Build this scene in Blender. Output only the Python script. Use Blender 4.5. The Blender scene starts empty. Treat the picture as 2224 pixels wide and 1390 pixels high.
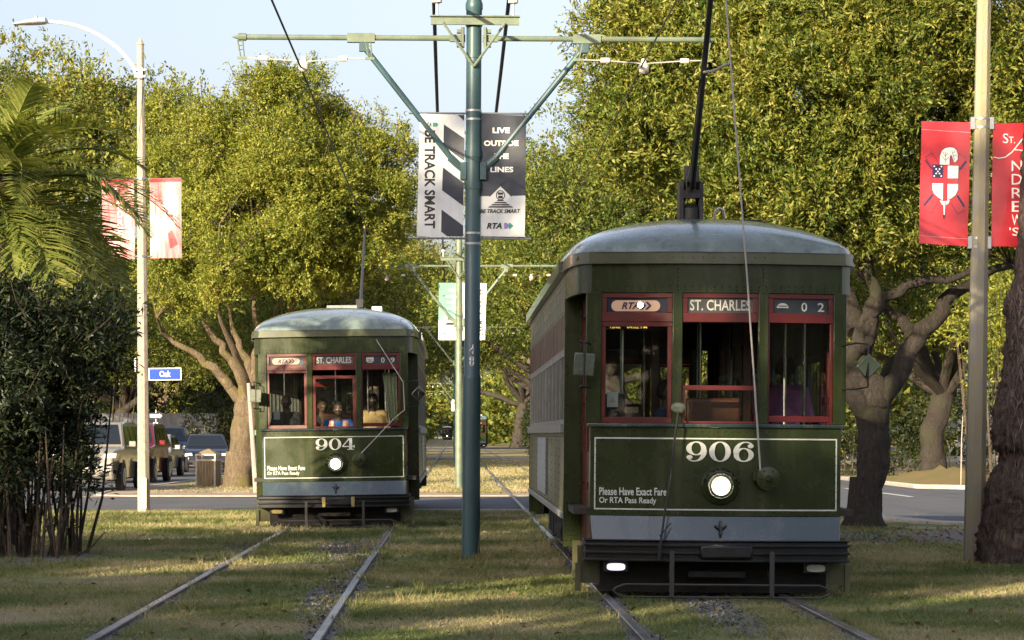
import bpy, bmesh, math, random
import numpy as np
from mathutils import Vector, Matrix
R = math.radians
S = bpy.context.scene
COL = S.collection

# ------------------------------------------------------------------ camera
FPX, HX, HY, CH = 5880.0, 985.0, 943.0, 1.47        # focal length / vanishing point in photo pixels, eye height
cam = bpy.data.objects.new('camera', bpy.data.cameras.new('camera'))
COL.objects.link(cam)
cam.location = (0, 0, CH)
cam.rotation_euler = (R(90), 0, 0)
cam.data.sensor_width = 36
cam.data.lens = 36 * FPX / 2224
cam.data.shift_x = (1112 - HX) / 2224
cam.data.shift_y = (HY - 695) / 2224
cam.data.clip_start = 0.5
cam.data.clip_end = 3000
S.camera = cam

# ------------------------------------------------------------------ sky, sun, exposure
SUN_D = Vector((0.50, 0.82, -0.265)).normalized()    # direction the light travels
EL = math.asin(-SUN_D.z)
w = bpy.data.worlds.new('World'); S.world = w; w.use_nodes = True
nt = w.node_tree
sky = nt.nodes.new('ShaderNodeTexSky'); sky.sky_type = 'NISHITA'; sky.sun_disc = False
sky.sun_elevation = EL
sky.sun_rotation = math.atan2(-SUN_D.x, -SUN_D.y)
sky.air_density = 1.0; sky.dust_density = 3.4; sky.ozone_density = 2.5
hs = nt.nodes.new('ShaderNodeHueSaturation'); tint = nt.nodes.new('ShaderNodeMix'); tint.data_type = 'RGBA'; tint.blend_type = 'MULTIPLY'; tint.inputs['Factor'].default_value = 1; tint.inputs['B'].default_value = (1.0, 0.925, 0.935, 1); hs.inputs['Saturation'].default_value = 0.64
nt.links.new(sky.outputs[0], hs.inputs['Color']); nt.links.new(hs.outputs[0], tint.inputs['A']); nt.links.new(tint.outputs['Result'], nt.nodes['Background'].inputs[0])
nt.nodes['Background'].inputs[1].default_value = 0.110
sun = bpy.data.objects.new('sun', bpy.data.lights.new('sun', 'SUN'))
COL.objects.link(sun)
sun.data.energy = 4.2; sun.data.angle = R(0.5); sun.data.color = (1.0, 0.83, 0.56)
sun.rotation_euler = SUN_D.to_track_quat('-Z', 'Y').to_euler()
S.view_settings.view_transform = 'Standard'
S.view_settings.look = 'None'
S.view_settings.exposure = 1.45
S.view_settings.gamma = 1
S.cycles.max_bounces = 8
S.cycles.transparent_max_bounces = 24
S.cycles.caustics_reflective = False
S.cycles.caustics_refractive = False

# ------------------------------------------------------------------ helpers
def P(px, py, D):
    return Vector(((px - HX) * D / FPX, D, CH + (HY - py) * D / FPX))
def gd(py):
    return CH * FPX / (py - HY)
def G(px, py):
    return P(px, py, gd(py))

def tag(o, label=None, cat=None, group=None, kind=None):
    if label: o['label'] = label
    if cat: o['category'] = cat
    if group: o['group'] = group
    if kind: o['kind'] = kind
    return o

def thing(name, label, cat, loc=(0, 0, 0), rot=(0, 0, 0), group=None):
    o = bpy.data.objects.new(name, None); COL.objects.link(o)
    o.empty_display_size = 0.2
    o.location = loc; o.rotation_euler = rot
    return tag(o, label, cat, group)

def link(name, me, parent=None):
    o = bpy.data.objects.new(name, me); COL.objects.link(o)
    if parent is not None: o.parent = parent
    return o

def copy_tree(o, parent=None, skip=()):
    c = o.copy(); COL.objects.link(c)
    if parent is not None: c.parent = parent
    for ch in list(o.children):
        if ch.name.split('.')[0] in skip: continue
        copy_tree(ch, c, skip)
    return c

def frame(d):
    d = d.normalized()
    u = d.cross(Vector((0, 0, 1)))
    if u.length < 1e-3: u = d.cross(Vector((0, 1, 0)))
    u.normalize()
    return u, d.cross(u).normalized()

_tc = {}
def text_geo(s, bold=0.0, shear=0.0, spacing=1.0):
    k = (s, bold, shear, spacing)
    if k in _tc: return _tc[k]
    cu = bpy.data.curves.new('text', 'FONT'); cu.body = s
    cu.offset = bold; cu.shear = shear; cu.space_character = spacing
    cu.resolution_u = 3
    ob = bpy.data.objects.new('text', cu)
    me = ob.to_mesh()
    v = np.array([x.co[:] for x in me.vertices]); f = [list(p.vertices) for p in me.polygons]
    ob.to_mesh_clear()
    bpy.data.objects.remove(ob); bpy.data.curves.remove(cu)
    v[:, :2] -= v[:, :2].min(0); v[:, :2] /= v[:, :2].max(0)
    _tc[k] = (v, f)
    return _tc[k]

class MB:
    def __init__(s): s.v = []; s.f = []
    def add(s, vs, fs):
        b = len(s.v); s.v += [Vector(v) for v in vs]; s.f += [[b + i for i in f] for f in fs]
        return s
    def boxb(s, x0, x1, y0, y1, z0, z1):
        return s.add([(x0,y0,z0),(x1,y0,z0),(x1,y1,z0),(x0,y1,z0),(x0,y0,z1),(x1,y0,z1),(x1,y1,z1),(x0,y1,z1)],
              [(0,3,2,1),(4,5,6,7),(0,1,5,4),(1,2,6,5),(2,3,7,6),(3,0,4,7)])
    def boxs(s, xs, y0, y1, z0, z1):
        n = len(xs); vs = []
        for x in xs: vs += [(x,y0,z0),(x,y1,z0),(x,y1,z1),(x,y0,z1)]
        fs = [(0,1,2,3), tuple(4*(n-1)+i for i in (3,2,1,0))]
        for i in range(n-1):
            a, b = 4*i, 4*i+4
            for k in range(4):
                fs.append((a+k, b+k, b+(k+1) % 4, a+(k+1) % 4))
        return s.add(vs, fs)
    def obox(s, c, size, M=None):
        M = M or Matrix.Identity(3); b = len(s.v)
        hx, hy, hz = [q/2 for q in size]
        t = MB().boxb(-hx, hx, -hy, hy, -hz, hz)
        return s.add([M @ v + Vector(c) for v in t.v], t.f)
    def tube(s, pts, rad, n=8, cap=True, squash=None):
        pts = [Vector(p) for p in pts]
        if not hasattr(rad, '__len__'): rad = [rad]*len(pts)
        vs = []; fs = []; u = None
        for i, p in enumerate(pts):
            d = (pts[min(i+1, len(pts)-1)] - pts[max(i-1, 0)])
            if d.length < 1e-9: d = Vector((0, 0, 1))
            d.normalize()
            if u is None: u, vv = frame(d)
            else:
                u = (u - d*u.dot(d))
                u = u.normalized() if u.length > 1e-6 else frame(d)[0]
                vv = d.cross(u)
            for k in range(n):
                a = 2*math.pi*k/n
                vs.append(p + (u*math.cos(a) + vv*math.sin(a))*rad[i])
        for i in range(len(pts)-1):
            for k in range(n):
                k2 = (k+1) % n
                fs.append((i*n+k, i*n+k2, (i+1)*n+k2, (i+1)*n+k))
        if cap:
            fs.append(tuple(range(n))[::-1]); fs.append(tuple((len(pts)-1)*n+k for k in range(n)))
        return s.add(vs, fs)
    def lathe(s, prof, c=(0,0,0), axis=(0,0,1), n=20):
        ax = Vector(axis).normalized(); u, vv = frame(ax); c = Vector(c); vs = []; fs = []
        for r, h in prof:
            for k in range(n):
                a = 2*math.pi*k/n
                vs.append(c + ax*h + (u*math.cos(a)+vv*math.sin(a))*r)
        for i in range(len(prof)-1):
            for k in range(n):
                k2 = (k+1) % n
                fs.append((i*n+k, i*n+k2, (i+1)*n+k2, (i+1)*n+k))
        fs.append(tuple(range(n))[::-1]); fs.append(tuple((len(prof)-1)*n+k for k in range(n)))
        return s.add(vs, fs)
    def ball(s, c, r, n=12, m=8):
        if not hasattr(r, '__len__'): r = (r, r, r)
        c = Vector(c); vs = [c + Vector((0,0,-r[2]))]; fs = []
        for j in range(1, m):
            t = -math.pi/2 + math.pi*j/m
            for k in range(n):
                a = 2*math.pi*k/n
                vs.append(c + Vector((r[0]*math.cos(t)*math.cos(a), r[1]*math.cos(t)*math.sin(a), r[2]*math.sin(t))))
        vs.append(c + Vector((0,0,r[2]))); top = len(vs)-1
        for k in range(n):
            k2 = (k+1) % n
            fs.append((0, 1+k2, 1+k)); fs.append((top, 1+(m-2)*n+k, 1+(m-2)*n+k2))
            for j in range(m-2): fs.append((1+j*n+k, 1+j*n+k2, 1+(j+1)*n+k2, 1+(j+1)*n+k))
        return s.add(vs, fs)
    def prism(s, poly, y0, y1):
        """polygon in (x,z), extruded from y0 to y1"""
        n = len(poly)
        a = sum(poly[i][0]*poly[(i+1) % n][1]-poly[(i+1) % n][0]*poly[i][1] for i in range(n))
        if a < 0: poly = poly[::-1]
        vs = [(x,y0,z) for x,z in poly] + [(x,y1,z) for x,z in poly]
        fs = [tuple(range(n)), tuple(range(n, 2*n))[::-1]]
        for i in range(n):
            j = (i+1) % n
            fs.append((i, n+i, n+j, j))
        return s.add(vs, fs)
    def flat(s, pts):
        return s.add(pts, [tuple(range(len(pts)))])
    def strip(s, poly, z0, z1, th, lean=0.0, pin=None):
        """solid band standing on a plan polyline; outside is to the right of travel reversed (front = -y)"""
        n = len(poly); nr = []
        for i in range(n):
            a = Vector(poly[max(i-1,0)]); b = Vector(poly[min(i+1,n-1)]); d = (b-a).normalized()
            nr.append(Vector((d.y, -d.x)))
        vs = []
        for i in range(n):
            p = Vector(poly[i]); o = p + nr[i]*lean; q = p - nr[i]*th; qo = o - nr[i]*th
            vs += [(p.x,p.y,z0),(q.x,q.y,z0),(qo.x,qo.y,z1),(o.x,o.y,z1)]
        fs = [(0,1,2,3), tuple(4*(n-1)+i for i in (3,2,1,0))]
        for i in range(n-1):
            a, b = 4*i, 4*i+4
            for k in range(4): fs.append((a+k, b+k, b+(k+1) % 4, a+(k+1) % 4))
        return s.add(vs, fs)
    def text(s, t, x0, x1, z0, z1, y, bold=0.0, shear=0.0, down=False, spacing=1.0):
        v, f = text_geo(t, bold, shear, spacing)
        if down:   # reads from top to bottom
            vs = [(x0+(x1-x0)*q[1], y, z1-(z1-z0)*q[0]) for q in v]
        else:
            vs = [(x0+(x1-x0)*q[0], y, z0+(z1-z0)*q[1]) for q in v]
        return s.add(vs, f)
    def rivet(s, x, y, z, r=0.009, n=(0,-1,0)):
        n = Vector(n); u, v = frame(n); c = Vector((x,y,z))
        vs = [c+(u*math.cos(a)+v*math.sin(a))*r for a in [k*math.pi/3 for k in range(6)]] + [c+n*r*0.8]
        return s.add(vs, [(k, (k+1) % 6, 6) for k in range(6)])
    def warp(s, fn):
        s.v = [Vector(fn(v)) for v in s.v]; return s
    def shift(s, d):
        d = Vector(d); s.v = [v+d for v in s.v]; return s
    def build(s, name, mat, parent=None, smooth=30, bevel=0.0, world=False, origin=None):
        off = Vector((0,0,0))
        if world and parent is not None:
            p = parent
            while p is not None: off += p.location; p = p.parent
        if origin is not None: off = Vector(origin)
        me = bpy.data.meshes.new(name)
        me.from_pydata([tuple(v-off) for v in s.v], [], s.f)
        me.materials.append(mat)
        if smooth is not None:
            me.shade_smooth(); me.set_sharp_from_angle(angle=R(smooth))
        o = link(name, me, parent)
        if origin is not None: o.location = origin
        if bevel:
            b = o.modifiers.new('bevel', 'BEVEL'); b.width = bevel; b.segments = 2; b.limit_method = 'ANGLE'; b.angle_limit = R(40)
        return o

# ------------------------------------------------------------------ materials
def nodes(name):
    m = bpy.data.materials.new(name); m.use_nodes = True
    t = m.node_tree
    return m, t, t.nodes['Principled BSDF']
def N(t, kind, **kw):
    n = t.nodes.new(kind)
    for k, v in kw.items(): setattr(n, k, v)
    return n
def rgba(c): return (c[0], c[1], c[2], 1)

def mat(name, col, rough=0.5, metal=0.0, spec=0.5, var=0.0, vscale=3.0, bump=0.0, bscale=30.0, coat=0.0,
        col2=None, stretch=(1,1,1), emit=None, estr=0.0, rvar=0.0):
    m, t, b = nodes(name)
    b.inputs['Base Color'].default_value = rgba(col)
    b.inputs['Roughness'].default_value = rough
    b.inputs['Metallic'].default_value = metal
    b.inputs['Specular IOR Level'].default_value = spec
    b.inputs['Coat Weight'].default_value = coat
    b.inputs['Coat Roughness'].default_value = 0.08
    if emit is not None:
        b.inputs['Emission Color'].default_value = rgba(emit); b.inputs['Emission Strength'].default_value = estr
    if var or col2 is not None or bump or rvar:
        tc = N(t, 'ShaderNodeTexCoord'); mp = N(t, 'ShaderNodeMapping'); mp.inputs['Scale'].default_value = stretch
        t.links.new(tc.outputs['Object'], mp.inputs[0])
    if var or col2 is not None or rvar:
        nz = N(t, 'ShaderNodeTexNoise'); nz.inputs['Scale'].default_value = vscale; nz.inputs['Detail'].default_value = 7; nz.inputs['Roughness'].default_value = 0.65
        t.links.new(mp.outputs[0], nz.inputs['Vector'])
        mr = N(t, 'ShaderNodeMapRange'); mr.inputs['From Min'].default_value = 0.33; mr.inputs['From Max'].default_value = 0.67
        t.links.new(nz.outputs['Fac'], mr.inputs['Value'])
        if var or col2 is not None:
            mx = N(t, 'ShaderNodeMix', data_type='RGBA')
            c2 = col2 if col2 is not None else tuple(min(1, c*(1+var)) for c in col)
            c1 = col if col2 is not None else tuple(c*(1-var) for c in col)
            mx.inputs['A'].default_value = rgba(c1); mx.inputs['B'].default_value = rgba(c2)
            t.links.new(mr.outputs[0], mx.inputs['Factor']); t.links.new(mx.outputs['Result'], b.inputs['Base Color'])
        if rvar:
            r2 = N(t, 'ShaderNodeMapRange'); r2.inputs['To Min'].default_value = max(0.02, rough-rvar); r2.inputs['To Max'].default_value = rough+rvar
            r2.inputs['From Min'].default_value = 0.3; r2.inputs['From Max'].default_value = 0.7
            t.links.new(nz.outputs['Fac'], r2.inputs['Value']); t.links.new(r2.outputs[0], b.inputs['Roughness'])
    if bump:
        n2 = N(t, 'ShaderNodeTexNoise'); n2.inputs['Scale'].default_value = bscale; n2.inputs['Detail'].default_value = 5
        t.links.new(mp.outputs[0], n2.inputs['Vector'])
        bp = N(t, 'ShaderNodeBump'); bp.inputs['Strength'].default_value = bump; bp.inputs['Distance'].default_value = 0.02
        t.links.new(n2.outputs['Fac'], bp.inputs['Height']); t.links.new(bp.outputs[0], b.inputs['Normal'])
    return m

def glass_mat(name, tint=(0.85,0.88,0.86), f0=1.20, dirt=0.004):
    m, t, b = nodes(name); t.nodes.remove(b)
    out = t.nodes['Material Output']
    tr = N(t, 'ShaderNodeBsdfTransparent'); tr.inputs[0].default_value = rgba(tint)
    gl = N(t, 'ShaderNodeBsdfGlossy'); gl.inputs['Roughness'].default_value = 0.02
    df = N(t, 'ShaderNodeBsdfDiffuse'); df.inputs[0].default_value = (0.35,0.36,0.34,1)
    fr = N(t, 'ShaderNodeFresnel'); fr.inputs[0].default_value = f0
    m1 = N(t, 'ShaderNodeMixShader'); m2 = N(t, 'ShaderNodeMixShader'); m2.inputs[0].default_value = dirt
    t.links.new(fr.outputs[0], m1.inputs[0]); t.links.new(tr.outputs[0], m1.inputs[1]); t.links.new(gl.outputs[0], m1.inputs[2])
    t.links.new(m1.outputs[0], m2.inputs[1]); t.links.new(df.outputs[0], m2.inputs[2])
    t.links.new(m2.outputs[0], out.inputs['Surface'])
    return m

def side_glass():
    m, t, b = nodes('side_glass'); t.nodes.remove(b); out = t.nodes['Material Output']
    tr = N(t, 'ShaderNodeBsdfTransparent'); tr.inputs[0].default_value = (.55,.57,.55,1)
    gl = N(t, 'ShaderNodeBsdfGlossy'); gl.inputs['Roughness'].default_value = .12
    mx = N(t, 'ShaderNodeMixShader'); mx.inputs[0].default_value = .09
    t.links.new(tr.outputs[0], mx.inputs[1]); t.links.new(gl.outputs[0], mx.inputs[2]); t.links.new(mx.outputs[0], out.inputs['Surface']); return m

def leaf_mat(name, stops, trans=0.35, rough=0.42, spec=0.35, objvar=0.25, clump=0.5, tcol=1.5):
    m, t, b = nodes(name); out = t.nodes['Material Output']
    ge = N(t, 'ShaderNodeNewGeometry'); oi = N(t, 'ShaderNodeObjectInfo')
    tc = N(t, 'ShaderNodeTexCoord'); nz = N(t, 'ShaderNodeTexNoise'); nz.inputs['Scale'].default_value = clump; nz.inputs['Detail'].default_value = 3
    t.links.new(tc.outputs['Object'], nz.inputs['Vector'])
    # island random + broad clump variation + per tree shift
    a = N(t, 'ShaderNodeMath', operation='MULTIPLY_ADD'); a.inputs[1].default_value = 0.9; a.inputs[2].default_value = -0.45
    t.links.new(nz.outputs['Fac'], a.inputs[0])
    c = N(t, 'ShaderNodeMath', operation='MULTIPLY_ADD'); c.inputs[1].default_value = 0.75
    t.links.new(ge.outputs['Random Per Island'], c.inputs[0]); 
    d = N(t, 'ShaderNodeMath', operation='MULTIPLY_ADD'); d.inputs[1].default_value = objvar; d.inputs[2].default_value = 0.12 - objvar/2
    t.links.new(oi.outputs['Random'], d.inputs[0]); t.links.new(d.outputs[0], c.inputs[2])
    e = N(t, 'ShaderNodeMath', operation='ADD', use_clamp=True)
    t.links.new(a.outputs[0], e.inputs[0]); t.links.new(c.outputs[0], e.inputs[1])
    cr = N(t, 'ShaderNodeValToRGB'); el = cr.color_ramp.elements
    el[0].position = stops[0][0]; el[0].color = rgba(stops[0][1]); el[1].position = stops[-1][0]; el[1].color = rgba(stops[-1][1])
    for p, col in stops[1:-1]:
        q = el.new(p); q.color = rgba(col)
    t.links.new(e.outputs[0], cr.inputs[0]); t.links.new(cr.outputs[0], b.inputs['Base Color'])
    b.inputs['Roughness'].default_value = rough; b.inputs['Specular IOR Level'].default_value = spec
    tl = N(t, 'ShaderNodeBsdfTranslucent')
    sc = N(t, 'ShaderNodeMix', data_type='RGBA', blend_type='MULTIPLY'); sc.inputs['Factor'].default_value = 1
    sc.inputs['B'].default_value = (tcol*1.1, tcol, tcol*0.5, 1)
    t.links.new(cr.outputs[0], sc.inputs['A']); t.links.new(sc.outputs['Result'], tl.inputs[0])
    mx = N(t, 'ShaderNodeMixShader'); mx.inputs[0].default_value = trans
    t.links.new(b.outputs[0], mx.inputs[1]); t.links.new(tl.outputs[0], mx.inputs[2]); t.links.new(mx.outputs[0], out.inputs['Surface'])
    return m

def bark_mat(name, c1, c2, scale=6.0, bump=0.8, stretch=(1,1,0.25), moss=None):
    m, t, b = nodes(name)
    tc = N(t, 'ShaderNodeTexCoord'); mp = N(t, 'ShaderNodeMapping'); mp.inputs['Scale'].default_value = stretch
    t.links.new(tc.outputs['Object'], mp.inputs[0])
    vo = N(t, 'ShaderNodeTexVoronoi'); vo.inputs['Scale'].default_value = scale*1.6
    nz = N(t, 'ShaderNodeTexNoise'); nz.inputs['Scale'].default_value = scale; nz.inputs['Detail'].default_value = 8; nz.inputs['Roughness'].default_value = 0.7
    nzd = N(t, 'ShaderNodeMix', data_type='VECTOR'); nzd.inputs['Factor'].default_value = 0.25
    t.links.new(mp.outputs[0], nz.inputs['Vector']); t.links.new(mp.outputs[0], nzd.inputs['A']); t.links.new(nz.outputs['Color'], nzd.inputs['B'])
    t.links.new(nzd.outputs['Result'], vo.inputs['Vector'])
    ad = N(t, 'ShaderNodeMath', operation='MULTIPLY'); t.links.new(vo.outputs['Distance'], ad.inputs[0]); t.links.new(nz.outputs['Fac'], ad.inputs[1])
    mr = N(t, 'ShaderNodeMapRange'); mr.inputs['From Min'].default_value = 0.05; mr.inputs['From Max'].default_value = 0.42
    t.links.new(ad.outputs[0], mr.inputs['Value'])
    mx = N(t, 'ShaderNodeMix', data_type='RGBA'); mx.inputs['A'].default_value = rgba(c1); mx.inputs['B'].default_value = rgba(c2)
    t.links.new(mr.outputs[0], mx.inputs['Factor'])
    last = mx.outputs['Result']
    if moss:
        n3 = N(t, 'ShaderNodeTexNoise'); n3.inputs['Scale'].default_value = 1.3; n3.inputs['Detail'].default_value = 6
        t.links.new(tc.outputs['Object'], n3.inputs['Vector'])
        m3 = N(t, 'ShaderNodeMapRange'); m3.inputs['From Min'].default_value = 0.52; m3.inputs['From Max'].default_value = 0.66; m3.inputs['To Max'].default_value = 0.8
        t.links.new(n3.outputs['Fac'], m3.inputs['Value'])
        x3 = N(t, 'ShaderNodeMix', data_type='RGBA'); x3.inputs['B'].default_value = rgba(moss)
        t.links.new(m3.outputs[0], x3.inputs['Factor']); t.links.new(last, x3.inputs['A']); last = x3.outputs['Result']
    t.links.new(last, b.inputs['Base Color'])
    bp = N(t, 'ShaderNodeBump'); bp.inputs['Strength'].default_value = bump; bp.inputs['Distance'].default_value = 0.04
    t.links.new(ad.outputs[0], bp.inputs['Height']); t.links.new(bp.outputs[0], b.inputs['Normal'])
    b.inputs['Roughness'].default_value = 0.9; b.inputs['Specular IOR Level'].default_value = 0.2
    return m

def grime(m, col, amt, scale=2.2, stretch=(3.5,3.5,.28), lo=.50, hi=.74):
    t = m.node_tree; b = t.nodes['Principled BSDF']; inp = b.inputs['Base Color']
    tc = N(t,'ShaderNodeTexCoord'); mp = N(t,'ShaderNodeMapping'); mp.inputs['Scale'].default_value = stretch
    t.links.new(tc.outputs['Object'], mp.inputs[0])
    nz = N(t,'ShaderNodeTexNoise'); nz.inputs['Scale'].default_value = scale; nz.inputs['Detail'].default_value = 8; nz.inputs['Roughness'].default_value = .68
    t.links.new(mp.outputs[0], nz.inputs['Vector'])
    mr = N(t,'ShaderNodeMapRange'); mr.inputs['From Min'].default_value = lo; mr.inputs['From Max'].default_value = hi; mr.inputs['To Max'].default_value = amt
    t.links.new(nz.outputs['Fac'], mr.inputs['Value'])
    mx = N(t,'ShaderNodeMix', data_type='RGBA'); mx.inputs['B'].default_value = rgba(col)
    if inp.links: t.links.new(inp.links[0].from_socket, mx.inputs['A'])
    else: mx.inputs['A'].default_value = inp.default_value
    t.links.new(mr.outputs[0], mx.inputs['Factor']); t.links.new(mx.outputs['Result'], inp)
    return m

M = {}
M['olive'] = mat('olive_paint', (0.024,0.035,0.0095), 0.28, spec=0.35, var=0.18, vscale=1.8, coat=0.06, bump=0.02, bscale=3, rvar=0.08)
M['olive_side'] = mat('pale_olive_paint', (0.10,0.10,0.05), 0.38, var=0.35, vscale=2.5, bump=0.05, bscale=8, rvar=0.1, stretch=(1,1,0.4))  # paler, mottled olive for the side walls and steps
M['apron'] = mat('apron_sky_teal', (0.020,0.040,0.040), 0.16, spec=0.9, var=0.2, vscale=2.0, coat=1.0, bump=0.015, bscale=2.5)  # teal base holds the sky's reflection on the olive apron and belt
M['apron'].node_tree.nodes['Principled BSDF'].inputs['Coat IOR'].default_value = 1.6
M['roof'] = mat('roof_paint', (0.165,0.215,0.205), 0.26, var=0.3, vscale=2.2, bump=0.30, bscale=3.2, coat=0.7, rvar=0.1)
M['fascia'] = mat('fascia_paint', (0.085,0.095,0.055), 0.32, var=0.25, vscale=2.5, coat=0.4, bump=0.03, bscale=5)
M['red'] = mat('oxblood_paint', (0.10,0.010,0.009), 0.36, var=0.25, vscale=4, coat=0.15)
M['redside'] = mat('faded_red_paint', (0.085,0.022,0.022), 0.45, var=0.3, vscale=4)
M['black'] = mat('black_iron', (0.012,0.012,0.013), 0.5, var=0.4, vscale=6, bump=0.1)
M['bumper'] = mat('bumper_black', (0.008,0.009,0.012), 0.34, var=0.3, vscale=5)
M['under'] = mat('underframe_grime', (0.010,0.009,0.008), 0.85, var=0.5, vscale=5, bump=0.2)
M['rod'] = mat('dull_steel_rod', (0.05,0.05,0.05), 0.5, metal=0.3)
M['cream'] = mat('pale_lettering', (0.62,0.64,0.60), 0.5, var=0.1, vscale=30)
M['paleframe'] = mat('pale_window_frame', (0.25,0.25,0.23), 0.5, var=0.25, vscale=9)
M['aluminium'] = mat('brushed_aluminium', (0.55,0.56,0.57), 0.35, metal=0.9, var=0.1)
M['wood'] = mat('brown_varnish', (0.085,0.028,0.014), 0.4, var=0.3, vscale=5, stretch=(1,1,6))
M['ceiling'] = mat('cream_ceiling', (0.22,0.19,0.13), 0.6, var=0.1)
M['floor'] = mat('dark_floor', (0.04,0.035,0.03), 0.7, var=0.2)
M['glass'] = glass_mat('window_glass')
M['glassdim'] = glass_mat('dusty_glass', (0.6,0.62,0.6), 1.45, 0.03)
M['sideglass'] = side_glass()
M['panel_blue'] = mat('pale_blue_panel', (0.34,0.37,0.40), 0.5, var=0.2, vscale=5)
M['steel'] = mat('stanchion_steel', (0.7,0.72,0.75), 0.18, metal=1.0)
M['lamp'] = mat('headlamp_lens', (1,1,1), 0.3, emit=(1.0,0.93,0.72), estr=14)
M['marker_on'] = mat('marker_lens_lit', (0.8,0.8,0.8), 0.3, emit=(0.85,0.75,1.0), estr=0.45)
M['marker_off'] = mat('marker_lens', (0.45,0.45,0.43), 0.2)
M['signlit'] = mat('sign_lens_lit', (0.50,0.34,0.24), 0.4, emit=(1.0,0.50,0.26), estr=0.05)
M['bulb'] = mat('sign_bulb', (1,0.9,0.7), 0.4, emit=(1.0,0.75,0.4), estr=7)
M['signdark'] = mat('sign_blind', (0.028,0.032,0.04), 0.35, var=0.3, vscale=8)
M['signblue'] = mat('sign_blind_blue', (0.008,0.012,0.04), 0.3)
M['signgrey'] = mat('sign_blind_grey', (0.06,0.06,0.06), 0.35, var=0.3, vscale=5)
M['signtext'] = mat('sign_letters', (0.55,0.54,0.48), 0.5)
M['brass'] = mat('brass', (0.45,0.36,0.16), 0.35, metal=0.8)
M['rope'] = mat('grey_rope', (0.42,0.40,0.38), 0.8)
M['mirrorback'] = mat('mirror_shell', (0.09,0.105,0.08), 0.25, var=0.3, vscale=20, coat=0.5)
M['mirror'] = mat('mirror_glass', (0.8,0.85,0.9), 0.05, metal=1.0)
M['curtain'] = mat('pale_curtain', (0.45,0.45,0.32), 0.8)
M['pole_teal'] = mat('teal_pole_paint', (0.032,0.080,0.092), 0.42, var=0.2, vscale=3, bump=0.04, bscale=12, stretch=(1,1,0.3), coat=0.1)
M['pole_sunlit'] = mat('sunlit_pole_sage', (0.13,0.17,0.12), 0.5, var=0.25, vscale=4, bump=0.05)  # sunlit copy of the pole colour, for the arms and second pole
M['insul'] = mat('porcelain_insulator', (0.72,0.66,0.58), 0.3)
M['wire'] = mat('black_cable', (0.012,0.012,0.012), 0.6)
M['wiretan'] = mat('bare_copper_wire', (0.10,0.075,0.05), 0.6)
M['strap'] = mat('steel_strap', (0.5,0.5,0.5), 0.35, metal=0.8)
M['vinyl_white'] = mat('white_vinyl', (0.66,0.68,0.69), 0.45, var=0.06, vscale=3, bump=0.35, bscale=4)
M['vinyl_navy'] = mat('navy_vinyl', (0.022,0.028,0.045), 0.5, var=0.2, vscale=5, bump=0.35, bscale=4)
M['vinyl_teal'] = mat('glare_teal_vinyl', (0.16,0.36,0.27), 0.5, var=0.15, vscale=4)  # pale teal puts sun glare into the colour of a dark banner
M['vinyl_red'] = mat('red_vinyl', (0.50,0.022,0.035), 0.36, var=0.12, vscale=4, bump=0.25, bscale=5, coat=0.3)
M['vinyl_pink'] = mat('sunwashed_red_vinyl', (0.52,0.075,0.085), 0.3, col2=(0.66,0.33,0.34), vscale=2.4, stretch=(3.5,3.5,0.5), bump=0.4, bscale=5, coat=0.4)  # pale streaks put the sun's sheen into the red cloth colour
M['ink_navy'] = mat('navy_ink', (0.012,0.012,0.07), 0.5)
M['ink_white'] = mat('white_ink', (0.80,0.79,0.77), 0.5)
M['ink_purple'] = mat('violet_ink', (0.22,0.16,0.42), 0.5)
M['ink_green'] = mat('green_ink', (0.03,0.28,0.22), 0.5)
M['ink_black'] = mat('black_ink', (0.012,0.013,0.018), 0.5)
M['sign_blue'] = mat('street_sign_blue', (0.010,0.055,0.42), 0.35)
M['concrete_post'] = mat('concrete_post', (0.35,0.30,0.255), 0.85, var=0.22, vscale=10, bump=0.25, bscale=60)
M['lichen_post'] = mat('lichened_concrete', (0.27,0.26,0.245), 0.9, col2=(0.32,0.28,0.15), vscale=9, bump=0.5, bscale=55, stretch=(1,1,0.35))
M['lampwhite'] = mat('luminaire_shell', (0.62,0.60,0.56), 0.4, var=0.08)
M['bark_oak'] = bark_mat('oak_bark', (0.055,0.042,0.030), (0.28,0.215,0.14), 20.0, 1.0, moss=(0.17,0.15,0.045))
M['bark_dark'] = bark_mat('shaded_oak_bark', (0.016,0.013,0.011), (0.092,0.078,0.068), 22.0, 1.0, moss=(0.06,0.065,0.035))  # dark tone puts the shade on these trunks into the bark
M['bark_palm'] = bark_mat('palm_trunk_fibre', (0.035,0.026,0.022), (0.19,0.14,0.12), 16.0, 1.0, stretch=(1,1,0.18))
M['leaf_oak'] = leaf_mat('oak_leaves', [(0.0,(0.042,0.075,0.014)),(0.36,(0.145,0.182,0.026)),(0.68,(0.265,0.275,0.046)),(0.95,(0.31,0.30,0.065)),(1.0,(0.27,0.15,0.045))], trans=0.30, spec=.2, rough=.5, objvar=0, clump=.8)
M['leaf_right'] = leaf_mat('broad_oak_leaves', [(0.0,(0.030,0.064,0.016)),(0.38,(0.118,0.162,0.026)),(0.66,(0.235,0.245,0.045)),(0.93,(0.33,0.30,0.07)),(1.0,(0.27,0.14,0.05))], trans=0.30, spec=.25, rough=.45, objvar=0, clump=.8)
M['leaf_far'] = leaf_mat('distant_leaves', [(0.0,(0.04,0.068,0.016)),(0.5,(0.125,0.165,0.032)),(1.0,(0.34,0.29,0.06))], trans=0.28, objvar=0.2, spec=.2, rough=.5)
M['leaf_shrub'] = leaf_mat('shrub_leaves', [(0.0,(0.010,0.018,0.010)),(0.6,(0.030,0.046,0.021)),(0.93,(0.09,0.10,0.04)),(1.0,(0.20,0.13,0.06))], trans=0.15)
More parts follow.
